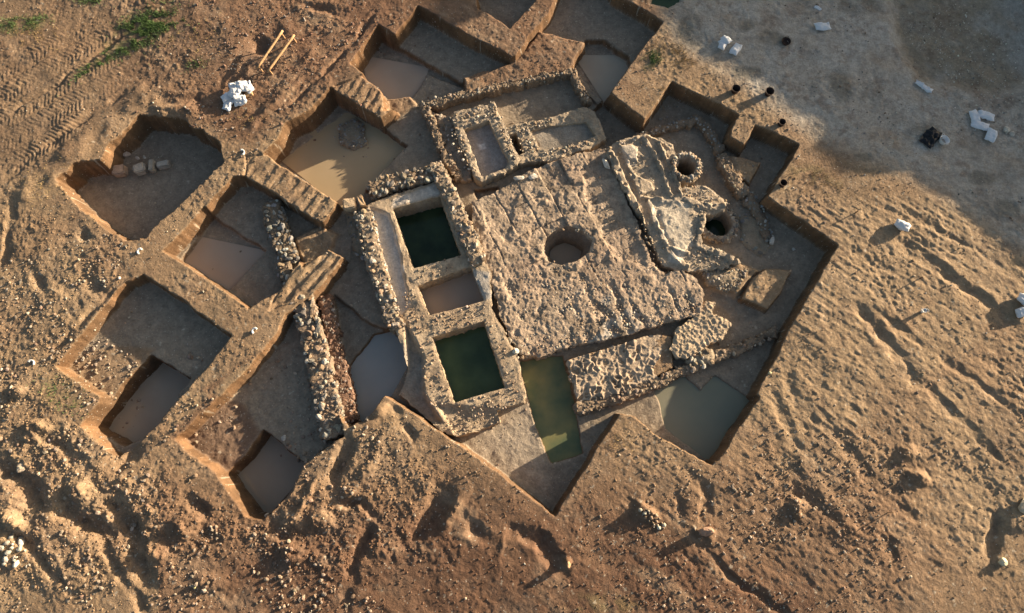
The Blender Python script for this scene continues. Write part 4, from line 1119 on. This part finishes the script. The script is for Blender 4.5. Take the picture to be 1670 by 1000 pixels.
def lathe(prof, n=28, c=(1, 1, 1)):
    V = [(r * math.cos(i / n * 6.28319), r * math.sin(i / n * 6.28319), z) for i in range(n) for r, z in prof]
    m = len(prof); f = [((i * m + j), ((i + 1) % n) * m + j, ((i + 1) % n) * m + j + 1, i * m + j + 1) for i in range(n) for j in range(m - 1)]
    return np.array(V), np.array(f)
def tube(p0, p1, r, n=10, ends=True):
    p0, p1 = np.array(p0, float), np.array(p1, float); d = p1 - p0; d /= np.linalg.norm(d)
    u = np.cross(d, (0, 0, 1.0)); u = u / np.linalg.norm(u) if np.linalg.norm(u) > 1e-3 else np.array((1., 0, 0)); v = np.cross(d, u)
    V = []
    L = np.linalg.norm(p1 - p0)
    for k in range(9):
        t = k / 8; c = p0 + (p1 - p0) * t; rr = r * (1 + .06 * math.sin(k * 2.3))
        if k in (0, 8): rr *= .9
        for i in range(n): a = i / n * 6.28319; V.append(c + rr * (u * math.cos(a) + v * math.sin(a)))
    f = [(k * n + i, k * n + (i + 1) % n, (k + 1) * n + (i + 1) % n, (k + 1) * n + i) for k in range(8) for i in range(n)]
    V.append(p0); V.append(p1); a0, a1 = len(V) - 2, len(V) - 1
    f2_ = [(a0, (i + 1) % n, i) for i in range(n)] + [(a1, 8 * n + i, 8 * n + (i + 1) % n) for i in range(n)]
    return np.array(V), [np.array(f), np.array(f2_)]
def bucket(label, px, py, mat, hmat, r=.19, h=.28, group=None, tilt=0):
    x, y = U(px, py, .15); z = float(ground(x, y))
    e = bpy.data.objects.new("bucket", None); COL.objects.link(e); e.location = (x, y, z - .01); e.rotation_euler = (math.radians(tilt), math.radians(tilt * .5), rng.random() * 3)
    tag(e, label, "bucket", group)
    g = Geo(); V, f = lathe([(0.001, .0), (r * .75, 0), (r * .86, h * .4), (r, h), (r + .015, h + .005), (r + .015, h - .015), (r - .012, h - .01), (r * .72, .02), (.001, .02)]); g.add(V, f, (1, 1, 1))
    g.build("body", mat, e)
    for s in (1, -1):
        g = Geo()
        for k in range(5):
            a0, a1 = (k / 5 - .5) * 2, ((k + 1) / 5 - .5) * 2
            q = lambda a: (s * (r + .02 + .05 * math.cos(a * 1.5)), .08 * a, h - .01 + .03 * math.cos(a * 1.5))
            V, f = tube(q(a0), q(a1), .010, 6); g.add(V, f, (1, 1, 1))
        g.build("handle", hmat, e)
    return e
GBk = "dark rubber buckets round the excavation"
bucket("dark brown rubber bucket just outside the top right pit, on sunlit soil", 1199, 147, M_BUCK, M_BUCK, group=GBk)
bucket("dark brown rubber bucket at the edge of the large shade, right of the other one", 1254, 151, M_BUCK, M_BUCK, group=GBk)
bucket("small dark bucket beside the corner of the shaded square pit", 1275, 200, M_BUCK, M_BUCK, .15, .24, GBk)
bucket("small dark bucket on the rim below the shaded square pit", 1277, 299, M_BUCK, M_BUCK, .15, .24, GBk)
bucket("dark bucket standing in the open shade near the top", 1283, 66, M_BUCK, M_BUCK, .2, .12, GBk)
bucket("white plastic bucket with rubbish inside beside the black sheet", 1539, 229, M_WHITE, M_WHITE, .22, .2, None, 12)
bucket("small white tub on the sunlit field with a long pointed shadow", 1507, 507, M_WHITE, M_WHITE, .08, .24)
# wooden frame
e = bpy.data.objects.new("pole_rack", None); COL.objects.link(e); x, y = U(448, 84); e.location = (x, y, 0)
tag(e, "two long pale wooden poles joined by a thin strap, lying over a dark hollow", "pole rack")
for a, b in (((461, 50), (419, 112)), ((480, 57), (436, 118))):
    p, q = U(*a, .42), U(*b, .34)
    g = Geo(); V, f = tube((p[0] - x, p[1] - y, .42), (q[0] - x, q[1] - y, .34), .055, 12); g.add(V, f, (1, 1, 1)); g.build("pole", M_WOOD, e)
    for t in (.06, .94):
        g = Geo(); px_, py_ = p[0] * (1 - t) + q[0] * t, p[1] * (1 - t) + q[1] * t
        gz = float(ground(px_, py_)) - .05; V, f = tube((px_ - x, py_ - y, .38), (px_ - x + .05, py_ - y, gz), .035, 8); g.add(V, f, (1, 1, 1)); g.build("leg", M_WOOD, e)
p, q = U(464, 74, .38), U(434, 90, .36)
g = Geo(); V, f = tube((p[0] - x, p[1] - y, .38), (q[0] - x, q[1] - y, .37), .02, 6); g.add(V, f, (1, 1, 1)); g.build("strap", M_STRAP, e)
# little white tags and peg
def crescent(label, px, py, ang, z0=0):
    x, y = U(px, py); z = float(ground(x, y)); g = Geo(); V = []; f = []
    for i in range(9):
        a = math.radians(-110 + 220 * i / 8)
        for (r, h) in ((.12, .01), (.07, .02), (.08, .06), (.13, .07)): V.append((r * math.cos(a), r * math.sin(a) * 1.2, h + .01 * math.sin(i)))
    for i in range(8):
        for j in range(3): a = i * 4 + j; f.append((a, a + 4, a + 5, a + 1))
    g.add(V, np.array(f), (1, 1, 1)); o = g.build("plastic_scrap", M_WHITE); o.location = (x, y, z); o.rotation_euler = (0, 0, math.radians(ang))
    md = o.modifiers.new("thick", 'SOLIDIFY'); md.thickness = .012
    tag(o, label, "plastic scrap")
crescent("curved white plastic scrap on the crossing of earth banks left of centre", 230, 411, 160)
crescent("small white hooked scrap on the earth bank next to the broad pale wall", 416, 540, 150)
crescent("white scrap on the greenish ground at the far left", 52, 592, 60)
crescent("small white scrap on the ridge between the two left pits", 396, 250, 20)
def peg(label, px, py, h=.22, r=.025, mat=M_STRAP):
    x, y = U(px, py); z = float(ground(x, y)); g = Geo(); V, f = tube((0, 0, -.05), (.02, .01, h), r, 8); g.add(V, f, (1, 1, 1)); o = g.build("wooden_peg", mat); o.location = (x, y, z); tag(o, label, "peg")
peg("short dark peg on the sunlit field above the right excavation corner", 1394, 348)
peg("short dark peg between the furrows of the sunlit field", 1499, 455)
peg("thin pale peg leaning near the sunken ruts at the lower right", 1448, 836, .4, .02, M_WOOD)

# ------------------------------------------------------------------ grass
def blades(name, patches, mat, per, h0, h1):
    V, f = [], []
    n = 0
    for (a, b, rx, ry, an, dens) in patches:
        cx, cy = U(a, b); r_ = math.radians(an); k = int(per * rx * ry * dens)
        u = rng.normal(size=k) * .55; v = rng.normal(size=k) * .55
        x = cx + rx * u * math.cos(r_) - ry * v * math.sin(r_); y = cy + rx * u * math.sin(r_) + ry * v * math.cos(r_)
        keep = vnoise(x, y, .35, 501) + .5 * vnoise(x, y, .15, 502) > -.1
        x, y = x[keep], y[keep]; z = ground(x, y); k = len(x)
        a_ = rng.random(k) * 6.283; h = h0 + (h1 - h0) * rng.random(k); w2 = .008 + .008 * rng.random(k); lean = h * (.3 + .9 * rng.random(k)); la = rng.random(k) * 6.283
        p0 = np.stack([x - w2 * np.cos(a_), y - w2 * np.sin(a_), z - .01], 1); p1 = np.stack([x + w2 * np.cos(a_), y + w2 * np.sin(a_), z - .01], 1)
        p2 = np.stack([x + lean * np.cos(la), y + lean * np.sin(la), z + h], 1)
        V.append(np.stack([p0, p1, p2], 1).reshape(-1, 3)); f.append(np.arange(k * 3).reshape(-1, 3) + n); n += k * 3
    g = Geo(); g.add(np.concatenate(V), np.concatenate(f), (1, 1, 1)); return tag(g.build(name, mat, smooth=False), kind="stuff")
blades("grass", [(232, 48, 1.5, .8, 40, 1.5), (158, 103, 1.1, .25, 45, 1.2), (270, 40, 1.0, .5, 10, .7), (40, 38, 1.2, .4, 10, .5), (150, 0, .8, .3, 0, .6), (1062, 98, .5, .35, 40, .9), (320, 105, .6, .3, 0, .3), (95, 645, 1.0, .5, -30, .25), (200, 75, .8, .5, 0, .6)], M_GRASS, 4200, .04, .12)
blades("dry_grass", [(1110, 90, 1.3, .7, -30, .8), (1075, 150, .9, .7, 0, .5), (1330, 290, 2.0, .7, -25, .35), (300, 60, 2, 1, 0, .2), (60, 60, 1.5, .8, 0, .3), (1000, 720, .8, .8, 0, .3), (400, 200, 1.0, .5, 0, .3), (80, 300, 1.5, .8, 30, .2)], M_STRAW, 1800, .03, .09)

# ------------------------------------------------------------------ unseen bank, added to cast the shadow over the north-east corner
edge_px = [(985, -60), (1040, -20), (1075, 28), (1108, 64), (1140, 76), (1148, 100), (1185, 105), (1215, 128), (1255, 150), (1290, 180), (1335, 190), (1352, 212), (1332, 240), (1362, 256), (1372, 276), (1420, 284), (1475, 282), (1500, 308), (1545, 330), (1590, 372), (1640, 405), (1680, 440), (1720, 452)]
EP = UP(edge_px)
# the crest runs along a line outside the view; each crest height is what throws that stretch of shadow
LA, LB = np.array((25.8, 6.0)), np.array((37.0, 46.0))
ld = LB - LA; ld /= np.linalg.norm(ld)
crest = []
for (bx, by) in EP:
    # solve B + s*S = LA + t*ld
    Mx = np.array([[SX, -ld[0]], [SY, -ld[1]]]); s_, t_ = np.linalg.solve(Mx, np.array([LA[0] - bx, LA[1] - by]))
    crest.append((t_, max(.05, s_ * math.tan(SUN_EL))))
crest.sort()
ct_ = np.array([c[0] for c in crest]); ch_ = np.array([c[1] for c in crest])
ts = np.linspace(ct_[0] - 1.0, 60, 700)
hh = np.interp(ts, ct_, ch_, left=0.05, right=ch_[-1] + 2)
hh = np.where(ts < ct_[0], 0.05, hh)
prof = np.linspace(-1, 1, 41)
nrm = np.array((ld[1], -ld[0]))
V = []
for t_, h_ in zip(ts, hh):
    for q in prof:
        wd = 1.6 if q > 0 else .3 + h_ * .2
        p = LA + ld * t_ + nrm * q * wd * (1 if q > 0 else 1)
        V.append((p[0], p[1], h_ * (1 - abs(q)) ** 2.2))
V = np.array(V)
V[:, 2] += .06 * fbm(V[:, 0], V[:, 1], .8, 601, 5, .75)
b_ = build("shadow_caster_bank", V, [grid_faces(len(prof), len(ts))], M_SOIL, np.tile(np.array((.36, .27, .18)), (len(V), 1)))
tag(b_, kind="structure")
